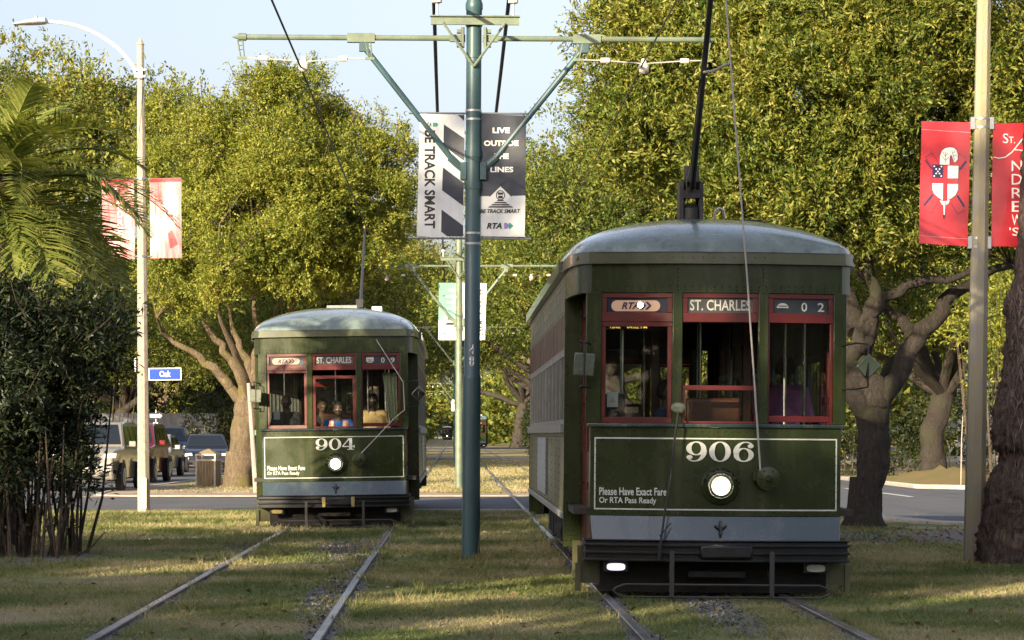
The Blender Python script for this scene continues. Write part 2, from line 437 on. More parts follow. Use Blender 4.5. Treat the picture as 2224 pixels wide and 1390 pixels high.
M['leaf_hedge'] = leaf_mat('hedge_leaves', [(0.0,(0.015,0.024,0.010)),(0.6,(0.035,0.05,0.018)),(1.0,(0.08,0.085,0.025))], trans=0.2)
M['frond'] = leaf_mat('palm_leaflets', [(0.0,(0.075,0.115,0.026)),(0.6,(0.20,0.24,0.055)),(1.0,(0.36,0.35,0.11))], trans=0.35, objvar=0.3)
M['frond_dead'] = leaf_mat('dry_palm_leaflets', [(0.0,(0.05,0.035,0.022)),(1.0,(0.20,0.15,0.10))], trans=0.1)
M['stem'] = bark_mat('shrub_stems', (0.03,0.024,0.018), (0.13,0.10,0.075), 14, 0.6)
M['railsteel'] = mat('worn_rail_steel', (0.36,0.38,0.41), 0.34, metal=0.75, col2=(0.20,0.17,0.14), vscale=6, stretch=(1,0.3,1))
M['kerb'] = mat('kerb_concrete', (0.40,0.37,0.32), 0.9, var=0.2, vscale=5, bump=0.3, bscale=40)
M['asphalt'] = mat('asphalt', (0.10,0.105,0.118), 0.85, var=0.18, vscale=0.8, bump=0.3, bscale=90)
M['pavement'] = mat('dusty_pavement', (0.42,0.33,0.25), 0.9, col2=(0.30,0.23,0.16), vscale=0.7, bump=0.3, bscale=50)
M['paint_line'] = mat('road_marking', (0.65,0.65,0.62), 0.7, var=0.15, vscale=8)
M['fence'] = mat('grey_board_fence', (0.20,0.21,0.23), 0.8, var=0.25, vscale=4, stretch=(1,1,0.2))
M['bin'] = mat('weathered_slats', (0.25,0.19,0.10), 0.75, var=0.35, vscale=6, stretch=(4,4,0.5))
M['binframe'] = mat('bin_frame', (0.52,0.44,0.34), 0.6, var=0.15, vscale=8)
M['tyre'] = mat('tyre_rubber', (0.014,0.014,0.015), 0.85)
M['rim'] = mat('alloy_rim', (0.45,0.45,0.46), 0.3, metal=0.8)
M['carglass'] = mat('car_glass', (0.010,0.014,0.018), 0.06, spec=0.8, coat=0.6)
M['plastic'] = mat('black_plastic', (0.02,0.02,0.021), 0.55)
M['chrome'] = mat('chrome_trim', (0.7,0.7,0.7), 0.12, metal=1.0)
M['carlamp'] = mat('car_lamp_glass', (0.75,0.74,0.70), 0.12, coat=1.0)
M['plate'] = mat('number_plate', (0.55,0.55,0.52), 0.5)
grime(M['olive'], (0.085,0.078,0.05), .55)
grime(M['olive'], (0.010,0.011,0.006), .6, 5.0, (1,1,1), .56, .72)
grime(M['olive_side'], (0.05,0.035,0.02), .8, 2.5)
grime(M['apron'], (0.14,0.13,0.11), .5, 2.0, (3,3,.5))
grime(M['roof'], (0.05,0.05,0.045), .75, 1.6, (2.2,2.2,1.2), .50, .70)
grime(M['roof'], (0.30,0.27,0.22), .5, 5.0, (1.6,1.6,1.6), .58, .72)
grime(M['fascia'], (0.05,0.045,0.03), .6, 2.5)
grime(M['red'], (0.06,0.012,0.010), .7, 4.0, (1,1,.6))
grime(M['bumper'], (0.03,0.028,0.025), .5, 5.0, (1,1,1))
grime(M['under'], (0.025,0.021,0.018), .6, 6.0, (1,1,1))
grime(M['pole_teal'], (0.10,0.10,0.09), .5, 3.0, (5,5,.25))
grime(M['pole_teal'], (0.11,0.055,0.03), .8, 7.0, (1,1,.6), .63, .70)
grime(M['pole_sunlit'], (0.16,0.10,0.06), .6, 6.0, (1,1,1), .56, .70)
grime(M['concrete_post'], (0.16,0.14,0.12), .6, 3.0, (5,5,.3))
grime(M['vinyl_white'], (0.42,0.42,0.40), .5, 1.6, (2.5,2.5,.6))
grime(M['asphalt'], (0.05,0.05,0.052), .7, .5, (1,.25,1))
M['lamp_core'] = mat('headlamp_core', (1,1,1), 0.3, emit=(1.0,0.94,0.78), estr=22)
M['lamp'].node_tree.nodes['Principled BSDF'].inputs['Emission Strength'].default_value = 2.4
# ------------------------------------------------------------------ numpy mesh helpers
def np_mesh(name, V, k, matl, smooth=False):
    """V: (n*k,3) vertices, faces of k consecutive vertices"""
    n = len(V)//k
    me = bpy.data.meshes.new(name)
    me.vertices.add(n*k); me.vertices.foreach_set('co', np.ascontiguousarray(V, dtype=np.float32).ravel())
    me.loops.add(n*k); me.loops.foreach_set('vertex_index', np.arange(n*k, dtype=np.int32))
    me.polygons.add(n); me.polygons.foreach_set('loop_start', np.arange(0, n*k, k, dtype=np.int32))
    me.polygons.foreach_set('loop_total', np.full(n, k, dtype=np.int32))
    me.update(calc_edges=True)
    me.materials.append(matl)
    return me
def unit(a): return a/np.maximum(np.linalg.norm(a, axis=-1, keepdims=True), 1e-9)

def leaf_verts(C, A, Nn, L, W, fold=0.12):
    A = unit(A); Sd = unit(np.cross(A, Nn)); Nn = np.cross(Sd, A)
    L = np.asarray(L).reshape(-1,1); W = np.asarray(W).reshape(-1,1)
    b = C - A*L*0.5; t = C + A*L*0.5 - Nn*L*0.10
    m = C + A*L*0.05
    l = m - Sd*W*0.5 + Nn*W*fold; r = m + Sd*W*0.5 + Nn*W*fold
    return np.stack([b, r, t, l], 1).reshape(-1, 3)

def sinfield(p, rng, freq, k=5):
    s = 0
    for _ in range(k):
        d = unit(rng.normal(size=3)); s = s + np.sin((p @ d)*freq*rng.uniform(.7,1.5) + rng.uniform(0,6.28))
    return s/k

def crown(lobes, rng, dens=14, per=12, L=0.11, W=0.038, gap=0.12, spread=0.30, inner=0.30, jag=0.30, droop=0.0, cut=None, sub=0):
    """leaf sprays scattered through lumpy lobes"""
    PC = []; PO = []
    if sub:
        fine = []
        for (cx,cy,cz,rx,ry,rz) in lobes:
            k = sub if isinstance(sub, int) and sub > 1 else 11
            d = unit(rng.normal(size=(k*2,3))); d = d[(d[:,2] > -.55)][:k]
            for q in d:
                s = rng.uniform(.30,.52); e = rng.uniform(.62,.86)
                fine.append((cx+q[0]*rx*e, cy+q[1]*ry*e, cz+q[2]*rz*e, rx*s, ry*s, rz*s*.9))
            fine.append((cx,cy,cz,rx*.72,ry*.72,rz*.72))
        lobes = fine
    for (cx,cy,cz,rx,ry,rz) in lobes:
        r = np.array([rx,ry,rz]); area = 4*math.pi*((rx*ry)**1.6/3+(rx*rz)**1.6/3+(ry*rz)**1.6/3)**(1/1.6)
        n = int(area*dens)
        d = unit(rng.normal(size=(n,3)))
        d = d[(d[:,2] > -0.6) | (rng.random(n) < 0.35)]; n = len(d)
        k = np.where(rng.random(n) < inner, rng.uniform(.35,.85,n), rng.uniform(.82,1.04,n))
        bump = 1 + jag*0.5*sinfield(d*r, rng, 2.2/ max(.5,1)) + jag*0.35*sinfield(d*r, rng, 5.0)
        p = d*r*(k*bump)[:,None] + np.array([cx,cy,cz])
        PC.append(p); PO.append(unit(d/r))
    p = np.concatenate(PC); o = np.concatenate(PO)
    f = sinfield(p, rng, 2.6) + 0.5*sinfield(p, rng, 6)
    keep = f > np.quantile(f, gap)
    if cut is not None: keep &= cut(p)
    p = p[keep]; o = o[keep]; n = len(p)
    tw = unit(o + rng.normal(size=(n,3))*0.55 + np.array([0,0,.25-droop]))
    tl = spread*rng.uniform(.6,1.9,(n,1))
    u = rng.uniform(-.1,1,(n,per,1))
    c = p[:,None,:] + tw[:,None,:]*u*tl[:,None,:] + rng.normal(size=(n,per,3))*spread*0.16
    a = tw[:,None,:]*1.1 + rng.normal(size=(n,per,3))*0.58
    nn = o[:,None,:]*0.6 + rng.normal(size=(n,per,3))*0.55 + np.array([0,0,.45])
    m = n*per
    l = L*rng.uniform(.5,1.45,m); wd = W*rng.uniform(.75,1.25,m)
    return leaf_verts(c.reshape(m,3), a.reshape(m,3), nn.reshape(m,3), l, wd), p

def wobble(pts, rng, amt):
    """resample a polyline into a smooth, slightly crooked limb"""
    pts = [np.array(p, float) for p in pts]; out = []
    for i in range(len(pts)-1):
        p0 = pts[max(i-1,0)]; p1 = pts[i]; p2 = pts[i+1]; p3 = pts[min(i+2,len(pts)-1)]
        for t in (0, .33, .66):
            q = 0.5*((2*p1)+(-p0+p2)*t+(2*p0-5*p1+4*p2-p3)*t*t+(-p0+3*p1-3*p2+p3)*t**3)
            if i or t: q = q + rng.normal(size=3)*amt
            out.append(q)
    out.append(pts[-1])
    return out

def limb(mb, pts, r0, r1, rng, n=10, amt=0.04):
    q = wobble(pts, rng, amt); m = len(q)
    rad = [r0+(r1-r0)*(i/(m-1)) for i in range(m)]
    rad = [r*(1+rng.normal()*0.05) for r in rad]
    if r0 < .12:
        mb.tube(q, rad, n); return q
    # furrowed limb: finer rings, the radius broken into ridges that run along it
    n = 26; Q = []; RR = []
    for i in range(m-1):
        for t_ in (0,.25,.5,.75):
            Q.append(q[i]+(q[i+1]-q[i])*t_); RR.append(rad[i]+(rad[i+1]-rad[i])*t_)
    Q.append(q[-1]); RR.append(rad[-1])
    b0 = len(mb.v); mb.tube(Q, RR, n); ph = rng.normal(size=n)*.035; 
    for j in range(len(Q)):
        ph = ph*.82+rng.normal(size=n)*.022; c = Vector(Q[j])
        for k in range(n): mb.v[b0+j*n+k] = c+(mb.v[b0+j*n+k]-c)*(1+ph[k])
    return q

def flare(mb, base, r, rng, h=0.9, n=14):
    """root flare"""
    b = np.array(base); vs = []; fs = []
    ph = rng.uniform(0,6.28,3)
    hs = [(-.15,1.75),(0.0,1.5),(.12,1.28),(.35,1.12),(h,1.0)]
    for z,k in hs:
        for i in range(n):
            a = 2*math.pi*i/n
            kk = 1+(k-1)*(1+.5*math.sin(3*a+ph[0])+.35*math.sin(5*a+ph[1]))
            vs.append((b[0]+r*kk*math.cos(a), b[1]+r*kk*math.sin(a), b[2]+z))
    for j in range(len(hs)-1):
        for i in range(n):
            fs.append((j*n+i, j*n+(i+1)%n, (j+1)*n+(i+1)%n, (j+1)*n+i))
    mb.add(vs, fs)

# ------------------------------------------------------------------ the ground
LX, RX, HG = -1.76, 2.16, 0.794        # track centres and half gauge
def ground_mat():
    m, t, b = nodes('lawn')
    L = t.links.new
    ge = N(t,'ShaderNodeNewGeometry'); sx = N(t,'ShaderNodeSeparateXYZ'); L(ge.outputs['Position'], sx.inputs[0])
    def noise(s, d=5, rough=.6):
        n = N(t,'ShaderNodeTexNoise'); n.inputs['Scale'].default_value = s; n.inputs['Detail'].default_value = d; n.inputs['Roughness'].default_value = rough
        L(ge.outputs['Position'], n.inputs['Vector']); return n.outputs['Fac']
    def rng(v, a, c, lo=0, hi=1):
        n = N(t,'ShaderNodeMapRange'); n.inputs['From Min'].default_value = a; n.inputs['From Max'].default_value = c
        n.inputs['To Min'].default_value = lo; n.inputs['To Max'].default_value = hi; L(v, n.inputs['Value']); return n.outputs[0]
    def math_(op, a, c=None):
        n = N(t,'ShaderNodeMath', operation=op)
        for i, q in enumerate((a, c)):
            if q is None: continue
            if isinstance(q, (int,float)): n.inputs[i].default_value = q
            else: L(q, n.inputs[i])
        return n.outputs[0]
    def mix(f, a, c):
        n = N(t,'ShaderNodeMix', data_type='RGBA')
        L(f, n.inputs['Factor'])
        for k, q in (('A',a),('B',c)):
            if isinstance(q, tuple): n.inputs[k].default_value = rgba(q)
            else: L(q, n.inputs[k])
        return n.outputs['Result']
    fine = noise(22, 6, .75)
    green = mix(rng(fine,.3,.7), (0.085,0.125,0.035), (0.19,0.22,0.075))
    dry_sunlit = mix(rng(fine,.3,.7), (0.24,0.20,0.11), (0.46,0.39,0.23))
    c = mix(rng(math_('ADD', noise(.45,5,.6), rng(sx.outputs['Y'], 58, 72, 0, .13)), .44,.60), green, dry_sunlit)  # ramp turns the far lawn tan: golden sunlight put into its colour
    # bare earth: along the rails, in the left track and under the tree on the right
    soil = mix(rng(noise(9,6,.75),.3,.7), (0.11,0.105,0.10), (0.30,0.285,0.27))
    def band(x, w):
        return rng(math_('ABSOLUTE', math_('SUBTRACT', sx.outputs['X'], x)), w, w*.45)
    k = None
    for x in (LX-HG, LX+HG, RX-HG, RX+HG):
        q = band(x, .17); k = q if k is None else math_('MAXIMUM', k, q)
    def spot(x, y, rx, ry):
        a = math_('DIVIDE', math_('SUBTRACT', sx.outputs['X'], x), rx); d = math_('DIVIDE', math_('SUBTRACT', sx.outputs['Y'], y), ry)
        r = math_('ADD', math_('MULTIPLY', a, a), math_('MULTIPLY', d, d))
        return rng(math_('ADD', r, math_('MULTIPLY', math_('SUBTRACT', noise(2.3,5,.7), .5), 2.6)), 1.15, .85)
    for s in ((-1.35,34.5,.55,2.6),(-1.05,29.0,.2,4.2),(-2.7,35.5,.30,1.2),(-1.2,24,.16,2.5),(7.0,38.5,2.4,2.8),(-5.6,32,1.3,2.4),(2.2,23,.25,3)):
        k = math_('MAXIMUM', k, spot(*s))
    c = mix(k, c, soil)
    # sandy leaf-littered strip beyond the cross street
    k2 = math_('MULTIPLY', rng(sx.outputs['Y'], 66, 68), rng(math_('ADD', sx.outputs['Y'], math_('MULTIPLY', noise(.3,4,.6), 24)), 92, 84))
    litter = mix(rng(noise(14,6,.8),.35,.65), (0.22,0.14,0.07), (0.42,0.31,0.19))
    k2 = math_('MULTIPLY', k2, rng(noise(.8,4,.6), .36,.52))
    c = mix(k2, c, litter)
    L(c, b.inputs['Base Color']); b.inputs['Roughness'].default_value = 0.95; b.inputs['Specular IOR Level'].default_value = 0.15
    bp = N(t,'ShaderNodeBump'); bp.inputs['Strength'].default_value = 0.8; bp.inputs['Distance'].default_value = 0.03
    L(noise(30,5,.7), bp.inputs['Height']); L(bp.outputs[0], b.inputs['Normal'])
    return m

def sheet(name, pts, z, m):
    mb = MB(); mb.flat([(x,y,z) for x,y in pts]); o = mb.build(name, m, smooth=None); o['kind'] = 'structure'; return o

g = MB()
xs = [-900,-60,-20,-10,0,10,20,60,900]; ys = [-200,0,20,40,60,80,120,200,400,1500]
g.add([(x,y,0) for y in ys for x in xs], [(j*9+i, j*9+i+1, (j+1)*9+i+1, (j+1)*9+i) for j in range(9) for i in range(8)])
g.build('ground', ground_mat(), smooth=None)['kind'] = 'structure'
# cross street, the two avenue roadways, farther cross streets
sheet('road', [(-60,52.6),(-9.0,53.0),(0,53.4),(8.6,53.6),(60,54),(60,64),(9,63.5),(0,63.2),(-8.5,62.5),(-60,62)], 0.004, M['asphalt'])
sheet('avenue_road', [(-17.5,-60),(-9.0,-60),(-9.0,53),(-8.8,62),(-8.4,80),(-7.9,100),(-8.2,118),(-17.5,131)], 0.008, M['asphalt'])
sheet('avenue_road', [(7.9,45.2),(8.8,43.2),(9.4,40),(9.5,-60),(17.5,-60),(17.5,62),(16.2,68),(12.5,73),(12.2,240),(9.3,240),(9.3,66),(8.8,64),(6.6,53.8),(6.6,49)], 0.0085, M['asphalt'])
sheet('far_road', [(-60,150),(60,150),(60,166),(-60,166)], 0.006, M['asphalt'])
sheet('far_road', [(-60,262),(60,262),(60,290),(-60,290)], 0.006, M['asphalt'])
sheet('pavement', [(-8.7,62.4),(-4,63.0),(0,63.3),(8.9,63.8),(8.6,67),(3,66.4),(0,66.6),(-1.5,68.4),(-3.5,71.5),(-5.0,73),(-7.0,76),(-8.5,79)], 0.0125, M['pavement'])
sheet('crosswalk', [(-9,49.6),(0,49.3),(6.9,48.7),(6.9,47.7),(0,48.2),(-9,48.6)], 0.006, M['kerb']) if False else None
mk = MB()
for a, b in (((10.6,63),(10.5,73)),((-13.2,75),(-13.1,80)),((-13.2,86),(-13.1,92)),((-16.6,74),(-16.5,110))):
    mk.flat([(a[0],a[1],.014),(a[0]+.14,a[1],.014),(b[0]+.14,b[1],.014),(b[0],b[1],.014)])
mk.build('road_marking', M['paint_line'], smooth=None)['kind'] = 'structure'
def kerb(pts, h=.11, wd=.18):
    k = MB(); k.strip(pts, -.05, h, wd); o = k.build('kerb', M['kerb'], bevel=.015); o['kind'] = 'structure'
kerb([(-.9,51.1),(0,51.1),(4.6,50.9),(5.8,50.0),(7.2,47.6),(7.6,44.6),(8.6,42.6),(9.2,39.8),(9.2,10)], .05, .42)
kerb([(-8.1,118),(-7.8,100),(-8.3,80),(-8.7,68),(-8.4,64.6),(-7.6,63.6),(-4,63.45),(0,63.6),(7.9,63.9),(8.9,64.8),(9.2,66.4),(9.2,110)][::-1], .035, .18)
kerb([(17.6,-10),(17.6,62),(16.3,68.2),(12.6,73.2),(12.3,240)], .12, .16)
kerb([(-17.6,-10),(-17.6,131)][::-1], .12, .16)

# mound of earth at the foot of the far right trees
mb = MB(); vs = []; nx, ny = 26, 16
rg = np.random.default_rng(5)
for j in range(ny):
    for i in range(nx):
        x = -1+2*i/(nx-1); y = -1+2*j/(ny-1); r = min(1, math.hypot(x,y))
        vs.append((15.3+x*2.6, 84+y*8, -.03+.42*(0.5+0.5*math.cos(math.pi*r))*(1+.12*rg.normal())))
mb.add(vs, [(j*nx+i, j*nx+i+1, (j+1)*nx+i+1, (j+1)*nx+i) for j in range(ny-1) for i in range(nx-1)])
mb.build('terrain', mat('mound_earth', (0.20,0.13,0.06), .95, col2=(0.13,0.13,0.03), vscale=.8, bump=.6, bscale=20), smooth=60)['kind'] = 'structure'

# ------------------------------------------------------------------ grass blades and fallen leaves
def grass_patch(name, rng, n, y0, y1, xl, xr, hmul, pw):
    u = rng.random(n); y = y0*(y1/y0)**(u**pw); x = xl(y)+(xr(y)-xl(y))*rng.random(n)
    keep = np.ones(n, bool)
    for xr_ in (LX-HG, LX+HG, RX-HG, RX+HG): keep &= (np.abs(x-xr_) > .075+.05*rng.random(n)) | ((np.abs(x-xr_) > .045) & (rng.random(n) < .15))
    for sx_, sy_, rx, ry in ((-1.35,34.5,.5,2.4),(-1.05,29.0,.18,4.0),(-2.7,35.5,.25,1.0),(-1.2,24,.14,2.3),(7.0,38.5,2.2,2.6),(-5.6,32,1.2,2.2),(2.2,23,.22,2.8)):
        rr = ((x-sx_)/rx)**2+((y-sy_)/ry)**2
        keep &= (rr > 1.0+.5*rng.normal(size=n)) | (rng.random(n) < .12)
    dens = sinfield(np.stack([x,y*.5,0*x],1), rng, 3.0)
    keep &= rng.random(n) < .62+.7*dens
    x = x[keep]; y = y[keep]; n = len(x)
    sc = (y/30)**.6
    h = rng.uniform(.018,.05,n)*hmul*sc; wd = rng.uniform(.004,.008,n)*sc*1.3
    a = rng.uniform(0,6.283,n); lean = rng.normal(size=(n,2))*h[:,None]*.9
    b = np.stack([x,y,np.zeros(n)-.002],1); s = np.stack([np.cos(a)*wd,np.sin(a)*wd,np.zeros(n)],1)
    t = b + np.stack([lean[:,0],lean[:,1],h],1)
    V = np.stack([b-s,b+s,t],1).reshape(-1,3)
    return np_mesh(name, V, 3, GRASS)
def grass_mat():
    m, t, b = nodes('grass_blades'); L = t.links.new; out = t.nodes['Material Output']
    ge = N(t,'ShaderNodeNewGeometry')
    n = N(t,'ShaderNodeTexNoise'); n.inputs['Scale'].default_value = .45; n.inputs['Detail'].default_value = 5; L(ge.outputs['Position'], n.inputs['Vector'])
    a = N(t,'ShaderNodeMapRange'); a.inputs['From Min'].default_value = .40; a.inputs['From Max'].default_value = .62; a.inputs['To Max'].default_value = .62; L(n.outputs['Fac'], a.inputs['Value'])
    c = N(t,'ShaderNodeMath', operation='MULTIPLY_ADD'); c.inputs[1].default_value = .42; L(ge.outputs['Random Per Island'], c.inputs[0])
    sp = N(t,'ShaderNodeSeparateXYZ'); L(ge.outputs['Position'], sp.inputs[0]); yr = N(t,'ShaderNodeMapRange'); yr.inputs['From Min'].default_value = 58; yr.inputs['From Max'].default_value = 72; yr.inputs['To Max'].default_value = .30; L(sp.outputs['Y'], yr.inputs['Value'])  # far blades shifted to straw, standing in for golden sunlight
    ad = N(t,'ShaderNodeMath', operation='ADD'); L(a.outputs[0], ad.inputs[0]); L(yr.outputs[0], ad.inputs[1]); L(ad.outputs[0], c.inputs[2])
    cr = N(t,'ShaderNodeValToRGB'); e = cr.color_ramp.elements
    e[0].color = (0.092,0.135,0.042,1); e[1].color = (0.55,0.47,0.28,1)
    for p, col in ((.35,(0.195,0.225,0.075)),(.62,(0.34,0.32,0.14)),):
        q = e.new(p); q.color = rgba(col)
    L(c.outputs[0], cr.inputs[0]); L(cr.outputs[0], b.inputs['Base Color']); b.inputs['Roughness'].default_value = .7; b.inputs['Specular IOR Level'].default_value = .2
    tl = N(t,'ShaderNodeBsdfTranslucent'); L(cr.outputs[0], tl.inputs[0]); mx = N(t,'ShaderNodeMixShader'); mx.inputs[0].default_value = .4
    L(b.outputs[0], mx.inputs[1]); L(tl.outputs[0], mx.inputs[2]); L(mx.outputs[0], out.inputs['Surface'])
    return m
GRASS = grass_mat()
rg = np.random.default_rng(11)
lawn = grass_patch('grass', rg, 430000, 17.5, 51.2, lambda y: -np.minimum(.18*y+.4, 8.8), lambda y: np.minimum(.225*y+.4, 7.0), 1.0, .85)
tag(link('grass', lawn), 'short patchy green and straw coloured lawn around the near tracks', 'grass', kind='stuff')
lawn2 = grass_patch('grass', rg, 120000, 67, 148, lambda y: -7.8+0*y, lambda y: 8.9+0*y, 1.0, .9)
tag(link('grass', lawn2), 'sunlit yellow lawn beyond the cross street', 'grass', kind='stuff')
def tufts(rng, n):
    V = []
    for i in range(n):
        if i % 3 == 0: x = rng.choice([LX-HG,LX+HG,RX-HG,RX+HG])+rng.choice([-1,1])*rng.uniform(.08,.2); y = rng.uniform(19,50)
        elif i % 11 == 0: a = rng.uniform(0,6.28); x = .2+.16*math.cos(a); y = 31.4+.16*math.sin(a)
        else: y = rng.uniform(19,49); x = max(-8.0, min(6.2, rng.uniform(-.17,.2)*y))
        k = 22; b = np.array([x,y,0])+rng.normal(size=(k,3))*np.array([.035,.035,0]); h = rng.uniform(.05,.12,k)*(y/30)**.3
        le = rng.normal(size=(k,2))*h[:,None]*.5; a = rng.uniform(0,6.28,k); w_ = .005*(y/25)
        s = np.stack([np.cos(a)*w_, np.sin(a)*w_, 0*a],1); t = b+np.stack([le[:,0],le[:,1],h],1)
        V.append(np.stack([b-s,b+s,t],1).reshape(-1,3))
    return np.concatenate(V)
tag(link('grass', np_mesh('grass', tufts(rg, 700), 3, GRASS)), 'taller grass tufts beside the rails and at the teal pole foot', 'grass', kind='stuff')
C = []
for sx_, sy_, rx, ry in ((-1.35,34.5,.55,2.5),(-1.05,29.0,.2,4.2),(-2.7,35.5,.3,1.1),(-1.2,24,.16,2.5),(2.2,23,.25,3)):
    k = int(900*rx*ry)+200; C.append(np.stack([sx_+rx*rg.normal(size=k)*.6, sy_+ry*rg.normal(size=k)*.6, rg.uniform(.002,.012,k)],1))
for xr_ in (LX-HG, LX+HG, RX-HG, RX+HG):
    k = 700; C.append(np.stack([xr_+rg.choice([-1,1],k)*rg.uniform(.05,.13,k), rg.uniform(19,50,k), rg.uniform(.002,.01,k)],1))
C = np.concatenate(C); k = len(C)
V = leaf_verts(C, rg.normal(size=(k,3))*np.array([1,1,.4]), np.array([0,-.3,1])+rg.normal(size=(k,3))*.5, rg.uniform(.015,.05,k), rg.uniform(.012,.035,k), .3)
tag(link('gravel', np_mesh('gravel', V, 4, leaf_mat('grey_gravel', [(0,(.06,.06,.06)),(.6,(.20,.20,.20)),(1,(.40,.39,.37))], trans=0, clump=3))), 'grey grit in the worn bed between the left rails', 'gravel', kind='stuff')
n = 900
y = rg.uniform(19,50,n); x = rg.uniform(-.17,.21,n)*y
y2 = rg.uniform(66,90,500); x2 = rg.uniform(-8,-1,500); x = np.concatenate([x,x2]); y = np.concatenate([y,y2])
x3 = rg.uniform(4.8,9,800); y3 = rg.uniform(35,43,800); x = np.concatenate([x,x3]); y = np.concatenate([y,y3]); n = len(x)
C = np.stack([x,y,rg.uniform(.012,.035,n)],1)
V = leaf_verts(C, rg.normal(size=(n,3))*np.array([1,1,.3]), np.array([0,0,1])+rg.normal(size=(n,3))*.35, rg.uniform(.04,.09,n), rg.uniform(.02,.05,n))
tag(link('fallen_leaves', np_mesh('fallen_leaves', V, 4, leaf_mat('dry_leaf_litter', [(0,(.06,.03,.015)),(.6,(.20,.12,.055)),(1,(.42,.36,.28))], trans=.05, clump=.1))),
    'scattered brown fallen leaves on the lawn', 'leaves', kind='stuff')

# ------------------------------------------------------------------ tracks
def track(xc, label):
    t = thing('tram_track', label, 'track', (xc, 60, 0), group='tram tracks')
    for s in (-1, 1):
        m = MB(); x = s*HG
        ysr = [-50,0,40,80,140,240]
        for (x0,x1,z0,z1) in ((x-.036,x+.036,.004,.030),(x-.012,x+.012,-.09,.004)):
            m.boxb(x0,x1,-60,800,z0,z1)
        m.build('rail', M['railsteel'], t, bevel=.008)
    return t
track(LX, 'tram track with shiny rails under the streetcar numbered 904')
track(RX, 'tram track with dark rails under the streetcar numbered 906')

# ------------------------------------------------------------------ trees
def D(px, py, d): return np.array(P(px, py, d))
def tree_thing(name, label, cat, base, tmesh, cmesh, group=None):
    t = thing(name, label, cat, base, group=group)
    a = link('trunk', tmesh, t); c = link('crown', cmesh, t)
    return t

def twigs(mb, cl, nodes_, rng, n, r=.02):
    """bare twigs from the limb ends out to some leaf sprays"""
    nodes_ = np.array(nodes_)
    for i in rng.choice(len(cl), min(n, len(cl)), replace=False):
        p = cl[i]; q = nodes_[np.argmin(((nodes_-p)**2).sum(1))]
        mid = (p+q)/2 + rng.normal(size=3)*.15 + np.array([0,0,.1])
        mb.tube([q, mid, p], [r*1.6, r, r*.4], 4, cap=False)

# generic live oak built at the origin
def proto(seed, H, spread, trunk_h, L, W, dens, leafm, barkm, per=12, gap=.12, cut=None):
    rng = np.random.default_rng(seed)
    mb = MB(); r0 = .42
    flare(mb, (0,0,0), r0, rng)
    top = np.array([rng.normal()*.3, rng.normal()*.3, trunk_h])
    limb(mb, [(0,0,.5),(rng.normal()*.12,rng.normal()*.12,trunk_h*.55), top], r0, r0*.8, rng, 12)
    lobes = []; nodes_ = []
    k = 9
    for i in range(k):
        a = 2*math.pi*(i+rng.uniform(-.3,.3))/k; rr = spread*(.62 if i % 2 else .42)*rng.uniform(.85,1.15)
        zc = trunk_h+(H-trunk_h)*(rng.uniform(.18,.42) if i % 2 else rng.uniform(.5,.66))
        c = np.array([math.cos(a)*rr, math.sin(a)*rr, zc])
        s = spread*rng.uniform(.34,.46); lobes.append((*c, s, s, s*.72))
        m1 = top*.5+c*.5+np.array([0,0,-.25+rng.normal()*.2])
        q = limb(mb, [top*.96, m1, c*.95+np.array([0,0,.2])], r0*.45, .07, rng, 8, .06); nodes_ += q[3:]
    lobes.append((0,0,trunk_h+(H-trunk_h)*.72, spread*.5, spread*.5, (H-trunk_h)*.30))
    lobes.append((rng.normal()*.5,rng.normal()*.5,trunk_h+(H-trunk_h)*.42, spread*.6, spread*.6, (H-trunk_h)*.34))
    V, cl = crown(lobes, rng, dens=dens, per=per, L=L, W=W, gap=gap, spread=.34, jag=.26, sub=9, cut=cut)
    twigs(mb, cl, nodes_, rng, 140, .022)
    tm = mb.build('trunk', barkm, smooth=60); tme = tm.data; bpy.data.objects.remove(tm)
    return tme, np_mesh('crown', V, 4, leafm)
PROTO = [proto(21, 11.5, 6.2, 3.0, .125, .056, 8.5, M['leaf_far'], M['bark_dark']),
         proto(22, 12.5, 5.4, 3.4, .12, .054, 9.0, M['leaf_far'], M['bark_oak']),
         proto(23, 10.5, 6.8, 2.7, .125, .056, 8.0, M['leaf_far'], M['bark_dark'])]
